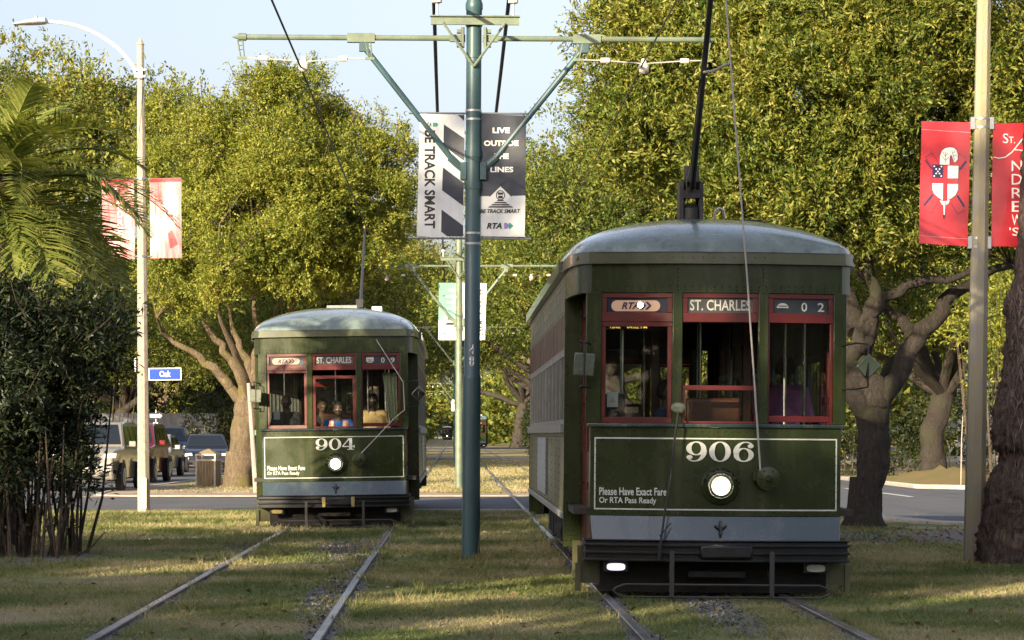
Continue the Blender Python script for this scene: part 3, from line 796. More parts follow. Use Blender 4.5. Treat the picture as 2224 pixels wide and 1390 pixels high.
# (prototype, x, y, scale, turn, label)
ROW = [
 (0,-16.4,100,1.47,.4,'tall rounded oak rising behind the curved lamp arm at far left'),
 (0,-19.5,122,1.05,1.9,'shaded street oak behind the lamp post with red banners'),
 (2,-18.5,146,1.10,3.3,'dark oak behind the grey board fence'),
 (1,-18.8,172,1.10,5.0,'farther oak past the fence on the left side of the avenue'),
 (0,-18.2,205,1.15,.9,'distant oak near the end of the left side of the avenue'),
 (2,-6.4,124,1.12,2.2,'oak on the median behind the roof of the streetcar numbered 904'),
 (0,-6.0,152,1.32,4.1,'dark green oak in the gap right of streetcar 904'),
 (1,-6.0,196,1.5,5.5,'small looking distant oak left of the far trolley poles'),
 (0,-6.4,250,1.6,.2,'hazy far oak at the left of the vanishing tracks'),
 (0,6.6,106,1.30,2.9,'yellow green oak filling the gap left of the roof of streetcar 906'),
 (2,7.4,148,1.42,1.2,'oak half hidden behind the roof of streetcar 906'),
 (1,6.4,188,1.5,3.9,'dark oak right of the far golden streetcar'),
 (0,7.6,236,1.6,5.2,'oak in shade beyond the far golden streetcar'),
 (2,7.0,290,1.8,4.4,'hazy far oak at the right of the vanishing tracks'),
 (0,15.6,88,.95,.6,'sunlit oak with low bright foliage behind the right oak limbs'),
 (2,22.0,99,1.15,2.4,'broad oak behind the right concrete post'),
 (1,15.6,118,1.15,4.7,'oak standing on the far kerb of the right roadway'),
 (0,30.5,122,1.25,1.4,'oak in the background at the right edge beyond the palm'),
 (2,16.5,152,1.15,3.1,'shaded oak farther along the right roadway'),
 (1,17,192,1.15,.3,'distant oak closing the right roadway'),
 (0,14.5,64,.01,0,'') ,
]
for k, x, y, s, a, lab in ROW:
    if not lab: continue
    tm, cm = PROTO[k]
    t = tree_thing('oak_tree', lab, 'tree', (x,y,0), tm, cm, 'oaks lining the avenue')
    t.scale = (s,s,s); t.rotation_euler = (0,0,a)
# oaks standing behind and left of the viewpoint: they shade the near lawn
SHADE = [(0,-17.5,1.0,1.34,.3),(2,-12,-2.8,1.40,1.7),(1,-6.8,-5.6,1.16,2.6),(0,-24,4.5,1.07,2.0),(2,-20,-10,1.40,3.7),(2,-29.5,10.5,1.02,4.0)]
SUN_STREAKS = [(.35,24.7,.5),(.8,26,.5),(1.2,27.2,.5),(-.9,23.8,.5),(-.4,24.6,.45),(.7,21.2,.5),(.3,20.4,.5),(-2.0,38,.55),(-1.3,39.6,.55),(-.6,41,.5),(-2.9,29.5,.5),(-2.4,30.6,.4),(5.2,25.5,.5),(6.2,30,.6),(-4.2,36,.6)]
for i, (k, x, y, s, a) in enumerate(SHADE):
    sd = np.array(SUN_D)
    def cut_streaks(p, x=x, y=y, s=s, a=a):
        # openings cut along the sun direction to put light streaks on the lawn
        q = np.stack([x+s*(p[:,0]*math.cos(a)-p[:,1]*math.sin(a)), y+s*(p[:,0]*math.sin(a)+p[:,1]*math.cos(a)), s*p[:,2]], 1)
        ok = np.ones(len(p), bool)
        for gx, gy, gr in SUN_STREAKS:
            v = q-np.array([gx,gy,0]); v = v-(v@sd)[:,None]*sd
            ok &= np.linalg.norm(v, axis=1) > gr+.38
        return ok
    tm, cm = proto(200+i, 11.5, 6.2, 3.0, .20, .10, 3.0, M['leaf_far'], M['bark_dark'], 12, .2, cut_streaks)
    t = tree_thing('oak_tree', 'street oak standing outside the view behind the viewer, casting shade on the lawn', 'tree', (x,y,0), tm, cm, 'oaks outside the view')
    t.scale = (s,s,s); t.rotation_euler = (0,0,a)

# the left oak of the next block
def left_oak():
    d = 74; rng = np.random.default_rng(31); base = np.array(G(520,1060)); base[2] = 0; d = base[1]
    mb = MB(); Q = lambda px,py,dd=0: D(px,py,d+dd)-base
    flare(mb, Q(519,1060)*np.array([1,1,0]), .36, rng, 1.0, 16)
    tr = limb(mb, [Q(519,1042),Q(526,980),Q(535,920),Q(540,870),Q(545,835)], .37, .36, rng, 16, .02)
    L = []
    for pts, r0, r1 in (
        ([Q(536,880),Q(505,845),Q(462,800),Q(415,765),Q(362,730),Q(340,690,-1)], .20, .07),
        ([Q(540,865),Q(522,820),Q(497,775),Q(470,735),Q(440,690),Q(420,640,1)], .19, .06),
        ([Q(545,850),Q(540,800),Q(520,745),Q(500,700),Q(490,620,-1)], .17, .06),
        ([Q(550,850),Q(556,790),Q(560,730),Q(555,670),Q(560,560,1)], .20, .06),
        ([Q(556,850),Q(580,780),Q(600,720),Q(640,650),Q(670,560,-1)], .20, .06),
        ([Q(556,860),Q(600,790),Q(660,740),Q(730,690),Q(790,630,1)], .16, .05),
        ([Q(548,860,.2),Q(560,800,1.5),Q(590,700,3),Q(620,600,3.5)], .18, .06),
        ([Q(545,860,-.2),Q(520,790,-1.2),Q(480,700,-2.4),Q(470,600,-3)], .15, .05)):
        q = limb(mb, pts, r0*.92, r1*.3, rng, 10, .035); L += q[4:]
    px = lambda a,b,dd,rx,ry,rz: (*Q(a,b,dd), rx, ry, rz)
    lobes = [px(640,235,0,1.35,1.5,1.15),px(540,270,0,1.4,1.6,1.0),px(735,300,.5,1.25,1.4,1.0),px(450,330,-.5,1.35,1.5,1.1),px(400,430,0,1.2,1.4,1.1),
             px(600,380,-1.8,1.7,1.5,1.3),px(740,420,-1,1.6,1.6,1.3),px(820,400,.5,1.1,1.2,1.0),px(845,330,0,.8,.9,.6),px(420,560,-1,1.15,1.3,1.0),px(360,600,.5,.75,1,.9),
             px(520,560,-2.2,1.3,1.2,1.1),px(640,520,-2.4,1.5,1.3,1.1),px(740,560,-1.2,1.25,1.3,1.0),px(800,500,0,1.0,1.2,.9),px(540,430,-2.4,1.5,1.3,1.2),
             px(620,430,2,2.4,1.6,2.0),px(470,470,2,1.8,1.6,1.6),px(770,470,2,1.6,1.6,1.4),px(390,660,-1,.7,.8,.45),px(620,620,-2.0,1.0,1.0,.55),px(480,640,-2.5,.9,.9,.5),px(700,620,0,1.0,1.2,.6),
             px(340,380,2.5,1.1,1.6,1.2),px(365,240,2.5,.9,1.2,.75),px(900,300,.5,.45,.6,.35)]
    V, cl = crown(lobes, rng, dens=31, per=13, L=.090, W=.040, gap=.12, spread=.24, jag=.26, sub=9)
    # upright shoots breaking the top outline
    p0 = np.array([Q(a,b,0) for a,b in ((440,180),(520,165),(575,175),(640,150),(690,175),(740,200),(770,235),(400,230),(355,190),(830,265),(870,260),(610,160),(490,200))])
    C = []; A = []
    for q in p0:
        e = q + np.array([rng.normal()*.15, rng.normal()*.3, rng.uniform(.0,.35)]); s = q + np.array([rng.normal()*.2,0,-.9])
        mb.tube([s,(s+e)/2+rng.normal(size=3)*.05,e],[.03,.02,.008],4,cap=False)
        m = 70; u = rng.random((m,1)); C.append(s+(e-s)*u+rng.normal(size=(m,3))*.13); A.append(np.array([0,0,.5])+rng.normal(size=(m,3)))
    C = np.concatenate(C); A = np.concatenate(A); m = len(C)
    V2 = leaf_verts(C, A, rng.normal(size=(m,3))+np.array([0,-.5,.5]), rng.uniform(.09,.15,m), rng.uniform(.035,.055,m))
    twigs(mb, cl, L, rng, 260, .016)
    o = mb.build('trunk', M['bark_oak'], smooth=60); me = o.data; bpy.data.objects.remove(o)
    return tree_thing('oak_tree', 'sunlit spreading oak behind streetcar 904 with bare golden trunk and forked limbs', 'tree', base, me, np_mesh('crown', np.concatenate([V,V2]), 4, M['leaf_oak']))
left_oak()

def right_oak():
    rng = np.random.default_rng(41); base = np.array(G(1878,1146)); base[2] = 0; d = base[1]
    mb = MB(); Q = lambda px,py,dd=0: D(px,py,d+dd)-base
    flare(mb, Q(1878,1146)*np.array([1,1,0]), .235, rng, .8, 16)
    limb(mb, [Q(1880,1130),Q(1888,1060),Q(1895,980),Q(1896,920),Q(1898,870)], .225, .255, rng, 16, .015)
    mb.ball(Q(1899,868), (.265,.25,.42), 18, 12); mb.ball(Q(1872,770,-.15), (.16,.15,.25), 14, 9); mb.ball(Q(1985,748,.1), (.14,.14,.18), 14, 9)
    L = []
    for pts, r0, r1 in (
        ([Q(1905,880),Q(1950,815),Q(1990,740),Q(2040,670),Q(2090,620),Q(2170,585,.5),Q(2260,560,1)], .185, .08),
        ([Q(1890,880),Q(1868,820),Q(1862,750,-.3),Q(1905,665,-.5),Q(1975,620,-.6),Q(2060,605,-.6),Q(2140,560,-.6)], .165, .07),
        ([Q(1880,900),Q(1855,850),Q(1820,790,.5),Q(1780,700,1),Q(1720,600,1),Q(1640,480,1)], .17, .07),
        ([Q(1890,880,.3),Q(1930,800,.8),Q(1975,745,1.2),Q(1960,690,1.6),Q(1925,680,1.8),Q(1890,600,2)], .15, .08),
        ([Q(1870,760,-.3),Q(1890,690,-.4),Q(1900,620,-.4),Q(1880,540,-.4),Q(1870,430,0)], .16, .06),
        ([Q(1862,720),Q(1800,560,.5),Q(1700,380,1),Q(1600,250,1)], .16, .05),
        ([Q(1880,600,0),Q(1900,450,1),Q(1960,300,1),Q(2000,150,1)], .13, .05)):
        q = limb(mb, pts, r0, r1*.5, rng, 12, .03); L += q[4:]
    px = lambda a,b,dd,rx,ry,rz: (*Q(a,b,dd), rx, ry, rz)
    lobes = [px(1400,60,0,1.05,1.2,.8),px(1330,30,.4,.6,.8,.5),px(1420,180,0,1.1,1.3,.75),px(1370,240,.3,.75,1,.55),px(1450,300,-.5,1.15,1.2,.8),px(1560,140,-1,1.4,1.3,1.1),px(1580,330,-1.2,1.3,1.2,.9),
             px(1720,60,-1.2,1.5,1.4,1.1),px(1760,250,-1.8,1.5,1.3,1.1),px(1690,400,-1.5,1.2,1.1,.75),px(1880,120,-1.5,1.5,1.4,1.1),px(1900,330,-1.6,1.3,1.2,1.0),px(1850,460,-1.6,1.2,1.0,.75),
             px(1990,60,-1,1.5,1.5,1.1),px(2050,240,-.8,1.5,1.4,1.1),px(2010,430,-1.0,1.2,1.1,.9),px(2180,120,-.5,1.6,1.6,1.3),px(2190,350,0,1.4,1.4,1.2),px(2300,200,0,1.6,1.8,1.6),
             px(1600,-80,0,1.8,2,1.2),px(1850,-120,0,2.2,2.2,1.3),px(2120,-100,0,2.0,2.2,1.3),px(1400,-60,.5,1.0,1.2,.8),px(1750,200,2.2,2.6,1.8,2.2),px(2050,250,2.4,2.6,1.8,2.2),px(1480,160,2.0,1.5,1.4,1.4),
             px(1960,520,-.8,1.0,1.0,.5),px(1400,380,.5,.7,.9,.45),px(1330,330,.5,.45,.6,.35),px(1560,420,0,.9,1,.5),px(1860,560,1.5,1.1,1,.6),px(1310,290,.6,.5,.6,.3),
             px(1900,640,4.5,1.0,1,.6),px(2160,520,2.0,1.2,1,.6),px(2290,480,1,1.2,1,.8)]
    V, cl = crown(lobes, rng, dens=31, per=13, L=.090, W=.031, gap=.12, spread=.22, jag=.26, inner=.35, sub=9)
    twigs(mb, cl, L, rng, 420, .013)
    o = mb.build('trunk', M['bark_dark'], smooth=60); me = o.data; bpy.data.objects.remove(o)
    return tree_thing('oak_tree', 'large shaded trunk oak leaning over streetcar 906 with thick crooked limbs', 'tree', base, me, np_mesh('crown', V, 4, M['leaf_right']))
right_oak()

# far woods closing the view
rng = np.random.default_rng(51); lob = []
for y in range(185, 420, 14):
    for s in (-1, 1):
        for x in ((24,31) if y < 300 else (12,20,30)):
            lob.append((s*(x+rng.normal()*2), y+rng.normal()*4, rng.uniform(3.5,5.5), rng.uniform(4.5,6.5), rng.uniform(5,8), rng.uniform(4.5,6)))
for y in range(430, 830, 26):
    for s in (-1, 1):
        for x in (13,24): lob.append((s*(x+rng.normal()*2), y, rng.uniform(4.5,6), 7.5, 13, 7))
for x in range(-24, 25, 8): lob.append((x, 840, 8, 8, 6, 10))
V, _ = crown(lob, rng, dens=.8, per=9, L=.85, W=.48, gap=.05, spread=1.0)
tag(link('far_woods', np_mesh('far_woods', V, 4, M['leaf_far'])), 'far mass of dark trees closing the end of the avenue', 'woods', kind='stuff')

rng = np.random.default_rng(58)  # unseen woods added behind the camera to darken reflections
lob = [(x+rng.normal()*2, -48+rng.normal()*4-abs(x)*-.15, rng.uniform(3,4.5), 5.5, 4, rng.uniform(4,5)) for x in range(-75, 80, 6)]
V, _ = crown(lob, rng, dens=2.0, per=9, L=.7, W=.42, gap=.04, spread=.9)
tag(link('far_woods', np_mesh('far_woods', V, 4, M['leaf_far'])), 'unseen trees added behind the viewer to darken reflections', 'woods', kind='stuff')

lob = [(x+rng.normal()*2, -58+rng.normal()*4, rng.uniform(8,11), 6, 4.5, rng.uniform(5,6)) for x in range(-110, -8, 7)]  # taller unseen trees added to keep horizon glow out of the windows
V, _ = crown(lob, rng, dens=2.0, per=9, L=.8, W=.5, gap=.04, spread=.9)
tag(link('far_woods', np_mesh('far_woods', V, 4, M['leaf_far'])), 'unseen tall trees added far behind the viewer on the left to hide sky glow', 'woods', kind='stuff')

# hedges and bushes under the trees; the tall screens are added for canopy darkness
def bush(name, label, cat, x, y, lobes, rng, dens, L=.13, W=.055, m='leaf_hedge', stems=14, group=None):
    t = thing(name, label, cat, (x,y,0), group=group)
    V, cl = crown(lobes, rng, dens=dens, per=9, L=L, W=W, gap=.06, spread=.25)
    link('foliage', np_mesh('foliage', V, 4, M[m]), t)
    mb = MB()
    for i in rng.choice(len(cl), min(stems, len(cl)), replace=False):
        p = cl[i]; mb.tube([(p[0]*.7,p[1]*.7,-.05),(p[0]*.85,p[1]*.85,p[2]*.5),p],[.03,.02,.008],5,cap=False)
    mb.build('stems', M['stem'], t)
    return t
rng = np.random.default_rng(61)
def row(x0, x1, h, n, dy=1.0): return [(x0+(x1-x0)*(i+.5)/n+rng.normal()*.15, rng.normal()*.3, h*.5, (x1-x0)/n*.75, dy, h*rng.uniform(.5,.62)) for i in range(n)]
bush('hedge', 'dark clipped hedge behind the right concrete post', 'hedge', 16.9, 81, row(-1.0,4,1.2,4), rng, 12)
bush('hedge', 'tall hedge added for the canopy shade across the back of the right verge', 'hedge', 20, 106, row(-6,12,4.2,9,1.6), rng, 9, .17, .07)
bush('hedge', 'leafy screen added for the dark under the trees behind the row of parked cars', 'hedge', -14, 148, row(-14,9,4.6,10,1.8), rng, 6, .24, .1)
bush('hedge', 'overgrown screen right of streetcar 904 along the far track', 'hedge', -6.8, 176, [(0,i*5-10,2.2,1.5,3,2.6) for i in range(6)], rng, 6, .22, .1)
bush('hedge', 'dark shrubs beside the far golden streetcar', 'hedge', 6.6, 170, [(rng.normal()*.4,i*6-16,1.8,1.3,3.4,2.2) for i in range(8)], rng, 6, .22, .1)
bush('bush', 'small grey green bush against the grey board fence', 'bush', -11.8, 130.5, [(0,0,1.9,1.2,.8,1.5),(1.4,.3,1.3,.9,.8,1.2)], rng, 16, .16, .07)
bush('bush', 'autumn gold bush glowing beside the lamp post', 'bush', -13.7, 104, [(0,0,4.1,1.2,.9,.65),(.9,.2,4.3,.8,.7,.5)], rng, 16, .14, .06, 'leaf_oak')
bush('young_tree', 'young sunlit tree with low bright yellow green branches behind the thick right limbs', 'tree', 16.2, 78.5, [(-1.2,0,4.6,1.2,1.2,1.0),(.3,-.2,3.9,1.3,1.2,1.1),(1.5,0,4.8,1.2,1.2,1.0),(.2,.2,5.6,1.5,1.3,.9),(-.6,0,2.9,.8,.8,.6),(1.2,-.3,2.9,.9,.8,.7),(2.6,0,3.6,.9,1,.8)], rng, 17, .12, .05, 'leaf_oak', 30)
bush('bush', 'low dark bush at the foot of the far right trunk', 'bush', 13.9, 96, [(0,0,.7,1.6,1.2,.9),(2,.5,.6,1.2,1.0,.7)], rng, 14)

# the big dark shrub on the left
def left_shrub():
    rng = np.random.default_rng(71); bx, by = -5.55, 33.0
    t = thing('shrub', 'huge dark oleander thicket with bare woody stems under the palm fronds', 'shrub', (bx,by,0))
    lobes = [(1.10,.0,2.35,.42,.6,.5),(1.3,.1,2.5,.30,.4,.4),(.85,-.3,1.6,.36,.6,.55),(1.05,-.1,2.8,.5,.6,.4),(.9,.1,1.05,.35,.5,.35),(-.2,-.9,1.0,.6,.4,.35),(-1.0,-.8,.85,.5,.4,.4),(.5,-.7,1.05,.4,.4,.3),(.55,-.1,1.9,.62,.9,.75),(.1,-.5,2.3,.75,.9,.8),(-.55,-.7,1.9,.7,.8,.9),(-.5,-.3,2.9,.8,.9,.55),(.35,.1,2.95,.65,.8,.5),(.72,.3,1.35,.42,.7,.5),(-.1,-.8,1.35,.75,.6,.55),
             (-.9,-.5,1.2,.6,.7,.6),(0,.6,2.2,.9,.8,1.1),(.75,.1,2.45,.36,.5,.4),(.3,-.7,1.7,.5,.5,.5),(-.9,.4,2.4,.8,.8,1.0)]
    V, cl = crown(lobes, rng, dens=50, per=10, L=.105, W=.027, gap=.18, spread=.22, inner=.4, sub=6)
    m = 900
    C = np.stack([rng.uniform(-1.1,1.0,m), rng.uniform(-1,.6,m), rng.uniform(.25,1.1,m)],1)
    V2 = leaf_verts(C, rng.normal(size=(m,3))+np.array([0,0,.4]), rng.normal(size=(m,3))+np.array([0,-.4,.4]), rng.uniform(.06,.12,m), rng.uniform(.02,.03,m))
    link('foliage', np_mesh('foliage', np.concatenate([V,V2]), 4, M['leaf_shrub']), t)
    mb = MB()
    SHC = []; SHA = []
    for i in range(130):
        x = rng.uniform(-1.15,1.0); y = rng.uniform(-1.0,.6) - .25*(x < 0)
        e = np.array([x*1.05+rng.normal()*.22, y+rng.normal()*.2, rng.uniform(1.0,2.0)]); b = np.array([x,y,-.03])
        mb.tube([b,b*.6+e*.4+rng.normal(size=3)*.05,e],[rng.uniform(.012,.032),.016,.008],6,cap=False)
    for i in range(70):
        a0 = np.array([rng.uniform(-1.0,1.2), rng.uniform(-.9,.3), rng.uniform(1.5,2.8)]); e = a0+np.array([rng.normal()*.25+.12*(a0[0] > .6), -.1+rng.normal()*.2, rng.uniform(.3,.75)])
        mb.tube([a0,(a0+e)/2+rng.normal(size=3)*.04,e],[.010,.007,.003],4,cap=False)
        k = 26; u = rng.random((k,1)); Cc = a0+(e-a0)*u+rng.normal(size=(k,3))*.05; SHC.append(Cc); SHA.append((e-a0)*.8+rng.normal(size=(k,3))*.5)
    Cc = np.concatenate(SHC); Aa = np.concatenate(SHA); k = len(Cc)
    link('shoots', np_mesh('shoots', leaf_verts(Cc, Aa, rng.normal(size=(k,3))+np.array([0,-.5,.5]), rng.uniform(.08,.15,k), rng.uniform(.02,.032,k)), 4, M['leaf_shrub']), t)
    mb.tube([(1.02,-.55,.0),(1.22,-.6,.12),(1.38,-.6,.30)],[.016,.012,.006],5)
    mb.build('stems', M['stem'], t)
left_shrub()

# ------------------------------------------------------------------ palms
def frond_mesh(rng, length, curve, m, npair=74, lw=.034, ll=.50):
    n = 14; pts = []
    a = curve[0]
    p = np.zeros(3)
    for i in range(n+1):
        pts.append(p.copy()); a2 = curve[0]+(curve[1]-curve[0])*(i/n)**1.3
        p = p+np.array([math.cos(a2),0,math.sin(a2)])*length/n
    pts = np.array(pts)
    V = []
    def at(u):
        f = u*n; i = min(int(f), n-1); return pts[i]+(pts[i+1]-pts[i])*(f-i), unit(pts[i+1]-pts[i])
    for k in range(npair):
        u = .10+.90*(k+.5)/npair
        c, tdir = at(u)
        l = ll*(math.sin(math.pi*min(1,(u*.93+.07)))**.6)*rng.uniform(.85,1.1)+.05
        for s in (-1,1):
            up = np.cross(np.array([0,1.,0]), tdir); up = up if up[2] > 0 else -up
            d = unit(tdir*.85+np.array([0,s*.9,0])+up*rng.uniform(.15,.5)+rng.normal(size=3)*.06)
            wv = unit(np.cross(d, up+np.array([0,s*.3,0])))*lw*.5
            e1 = c+d*l*.55; e2 = c+d*l+np.array([0,0,-.12*l])
            V += [c-wv*.6, e1-wv, e1+wv, c+wv*.6, e1-wv, e2-wv*.12, e2+wv*.12, e1+wv]
    # rachis
    for i in range(n):
        r = .022*(1-i/n)+.004; r2 = .022*(1-(i+1)/n)+.004
        for ang in (0,1.57,3.14,4.71):
            q = np.array([0,math.cos(ang),math.sin(ang)]); q2 = np.array([0,math.cos(ang+1.57),math.sin(ang+1.57)])
            V += [pts[i]+q*r, pts[i]+q2*r, pts[i+1]+q2*r2, pts[i+1]+q*r2]
    return np_mesh('frond', np.array(V), 4, m)

rng = np.random.default_rng(81)
FR = [frond_mesh(rng, 2.7, (1.15,-.2), M['frond']), frond_mesh(rng, 2.6, (.75,-.75), M['frond']), frond_mesh(rng, 2.5, (.35,-1.0), M['frond']),
      frond_mesh(rng, 2.3, (-.1,-1.35), M['frond']), frond_mesh(rng, 1.8, (-.9,-1.6), M['frond_dead'], 40)]
def place_frond(t, k, az, dz=0.0, sc=1.0, roll=0.0, off=(0,0,0)):
    o = link('frond', FR[k], t); o.rotation_euler = (roll, 0, az); o.location = (off[0], off[1], off[2]+dz); o.scale = (sc,sc,sc); return o
def left_palm():
    px, py, pz = -5.85, 34.3, 4.6
    t = thing('palm_tree', 'date palm with sunlit arching fronds at the left edge', 'palm', (px,py,0))
    mb = MB(); mb.tube([(0,0,-.1),(.03,0,1.5),(0,.02,3.2),(0,0,4.8)],[.34,.27,.25,.30],14); mb.build('trunk', M['bark_palm'], t, smooth=60)
    # mostly those that lean into view, then the ring
    spec = [(2,-.10,1.05),(1,.30,.86),(0,.35,.72),(0,-.40,.75),(1,-.55,.95),(2,-.60,1.0),(2,.55,.9),(3,.28,.95),(3,-.65,1.0),(3,.8,1.0),(1,-1.0,.9),(2,-1.2,1.0),
            (3,-1.3,1.0),(0,1.2,.8),(1,1.3,.9),(2,1.7,1.0),(1,2.3,.9),(2,2.8,1),(0,3.0,.9),(1,3.5,.95),(2,4.1,1),(3,3.8,1),(1,4.6,.9),(0,4.4,.9),(3,2.2,1),(2,-1.7,.9),(0,-1.3,.8)]
    for k, az, sc in spec: place_frond(t, k, az, 4.6+rng.uniform(-.1,.1), sc, rng.normal()*.25)
    for i in range(7): place_frond(t, 4, rng.uniform(-.5,1.2), 3.9, rng.uniform(.6,.9), rng.normal()*.2)
    for az, k, sc in ((-.5,3,1.05),(-1.1,3,1.1),(-.30,2,.95),(-1.6,3,1.1),(-.15,3,.95)): place_frond(t, k, az, 4.35+rng.uniform(-.25,.1), sc, rng.normal()*.2)
left_palm()
def right_palm():
    base = np.array(G(2236,1222)); bx, by = base[0], base[1]
    t = thing('palm_tree', 'massive rough palm trunk with swollen fibrous base at the right edge', 'palm', (bx,by,0))
    rng = np.random.default_rng(91); n = 56; vs = []; fs = []; zs = np.concatenate([np.linspace(-.05,3.4,75), np.linspace(3.5,9.2,70)])
    s = 187.0
    prof = [(1222,118),(1180,108),(1100,96),(1050,92),(1020,75),(985,57),(970,79),(882,74),(824,56),(707,43),(658,47),(633,36),(560,30),(300,29),(0,30),(-500,32)]
    pz = [CH+(HY-y)/s for y,_ in prof]; pr = [r/s for _,r in prof]; pz[0] = -.1
    ph = rng.uniform(0,6.28,6)
    for j, z in enumerate(zs):
        r = np.interp(z, pz, pr); cx = np.interp(z, [0,3.2,4.9,9], [0,.0,.085,.36])
        ring = .014*math.sin(z*34) if z > 3.2 else 0
        rough = .05 if z < 3.1 else .012
        for i in range(n):
            a = 2*math.pi*i/n
            q = r*(1+.07*math.sin(3*a+ph[0]+z*1.1)*(z < 3.2)+.05*math.sin(5*a+ph[1]-z*2)*(z < 3.2))+ring+rng.normal()*rough*.42
            if z < 1.0: q += .08*max(0, math.sin(4*a+ph[2]+2*math.sin(z*5)))*(1-z)
            vs.append((cx+q*math.cos(a), q*math.sin(a), z))
    for j in range(len(zs)-1):
        for i in range(n): fs.append((j*n+i, j*n+(i+1)%n, (j+1)*n+(i+1)%n, (j+1)*n+i))
    mb = MB(); mb.add(vs, fs); mb.build('trunk', M['bark_palm'], t, smooth=50)
    # hanging fibres
    V = []
    m = 2600
    z = rng.uniform(.9,3.2,m); a = rng.uniform(math.pi*.85,math.pi*2.1,m); r = np.interp(z,pz,pr)*rng.uniform(.98,1.06,m)
    C = np.stack([r*np.cos(a), r*np.sin(a), z],1); Nn = np.stack([np.cos(a),np.sin(a),0*a],1)
    V = leaf_verts(C, np.array([0,0,-1])+Nn*.12+rng.normal(size=(m,3))*.28, Nn+rng.normal(size=(m,3))*.2, rng.uniform(.08,.22,m), rng.uniform(.006,.016,m))
    link('fibre_skirt', np_mesh('fibre_skirt', V, 4, leaf_mat('palm_fibre', [(0,(.03,.022,.018)),(.7,(.14,.10,.08)),(1,(.26,.20,.16))], trans=.05, clump=2)), t)
    for i in range(26): place_frond(t, int(rng.integers(0,4)), i*2.4, 9.1, 1.2, rng.normal()*.2, (.36,0,0))
right_palm()
# ------------------------------------------------------------------ streetcars
def fy(x):
    return 0.0 if abs(x) < .42 else (abs(x)-.42)*.185
XB = [-1.12,-.78,-.42,0,.42,.78,1.12]
PLAN = [(-1.30,1.50),(-1.285,1.0),(-1.25,.55),(-1.20,.25),(-1.12,.13),(-.42,0),(.42,0),(1.12,.13),(1.20,.25),(1.25,.55),(1.285,1.0),(1.30,1.50)]
LEN = 14.5
def frame_xz(mb, x0, x1, z0, z1, t, y0, y1, tb=None):
    tb = tb or t
    mb.boxb(x0, x1, y0, y1, z1-t, z1); mb.boxb(x0, x1, y0, y1, z0, z0+tb)
    mb.boxb(x0, x0+t, y0, y1, z0+tb, z1-t); mb.boxb(x1-t, x1, y0, y1, z0+tb, z1-t)

NUM = {}
def numeral(ch, n=28):
    """heavy Clarendon style numerals in a unit box: list of (polygon outlines as quads)"""
    if ch in NUM: return NUM[ch]
    q = []
    def ring(cx, cy, ox, oy, ix, iy, a0=0, a1=360):
        k = n
        for i in range(k):
            a = R(a0+(a1-a0)*i/k); b = R(a0+(a1-a0)*(i+1)/k)
            q.append([(cx+ox*math.cos(a),cy+oy*math.sin(a)),(cx+ox*math.cos(b),cy+oy*math.sin(b)),(cx+ix*math.cos(b),cy+iy*math.sin(b)),(cx+ix*math.cos(a),cy+iy*math.sin(a))])
    def disc(cx, cy, r, ry):
        q.append([(cx+r*math.cos(R(a)),cy+ry*math.sin(R(a))) for a in range(0,360,24)])
    if ch == '0': ring(.5,.5,.5,.5,.25,.45)
    elif ch in '96':
        ring(.48,.655,.46,.345,.22,.29)
        ring(.40,.52,.56,.52,.32,.465,-90,8)
        ring(.40,.23,.36,.23,.27,.175,180,270)
        disc(.17,.22,.14,.105)
        if ch == '6': q[:] = [[(1-x,1-y) for x,y in p] for p in q]
    elif ch == '4':
        q.append([(.52,1),(.80,1),(.80,0),(.55,0)][:0] or [(.56,0.05),(.80,.05),(.80,1),(.56,1)])
        q.append([(.40,0),(.96,0),(.96,.07),(.40,.07)])
        q.append([(0,.25),(1,.25),(1,.34),(0,.34)])
        q.append([(0,.34),(.11,.34),(.66,1),(.54,1)])
        q.append([(.92,.18),(1,.18),(1,.42),(.92,.42)])
    NUM[ch] = q
    return q
def digits(mb, s, x0, x1, z0, z1, y):
    w_ = (x1-x0)/len(s)
    for i, ch in enumerate(s):
        for p in numeral(ch):
            y -= .00015; p3 = [(x0+w_*(i+.03+.94*a), y, z0+(z1-z0)*b) for a, b in p]
            ar = sum(p[k][0]*p[(k+1) % len(p)][1]-p[(k+1) % len(p)][0]*p[k][1] for k in range(len(p)))
            mb.flat(p3 if ar > 0 else p3[::-1])

def chevrons(mb, x0, x1, z0, z1, y, cnt=2):
    w_ = (x1-x0)/(cnt+.4); h = (z1-z0)/2; zm = (z0+z1)/2
    for i in range(cnt):
        a = x0+i*w_; t = w_*.55; tip = w_*.75
        mb.flat([(a,y,z1),(a+tip,y,zm),(a+tip+t,y,zm),(a+t,y,z1)][::-1]); mb.flat([(a,y,z0),(a+t,y,z0),(a+tip+t,y,zm),(a+tip,y,zm)])

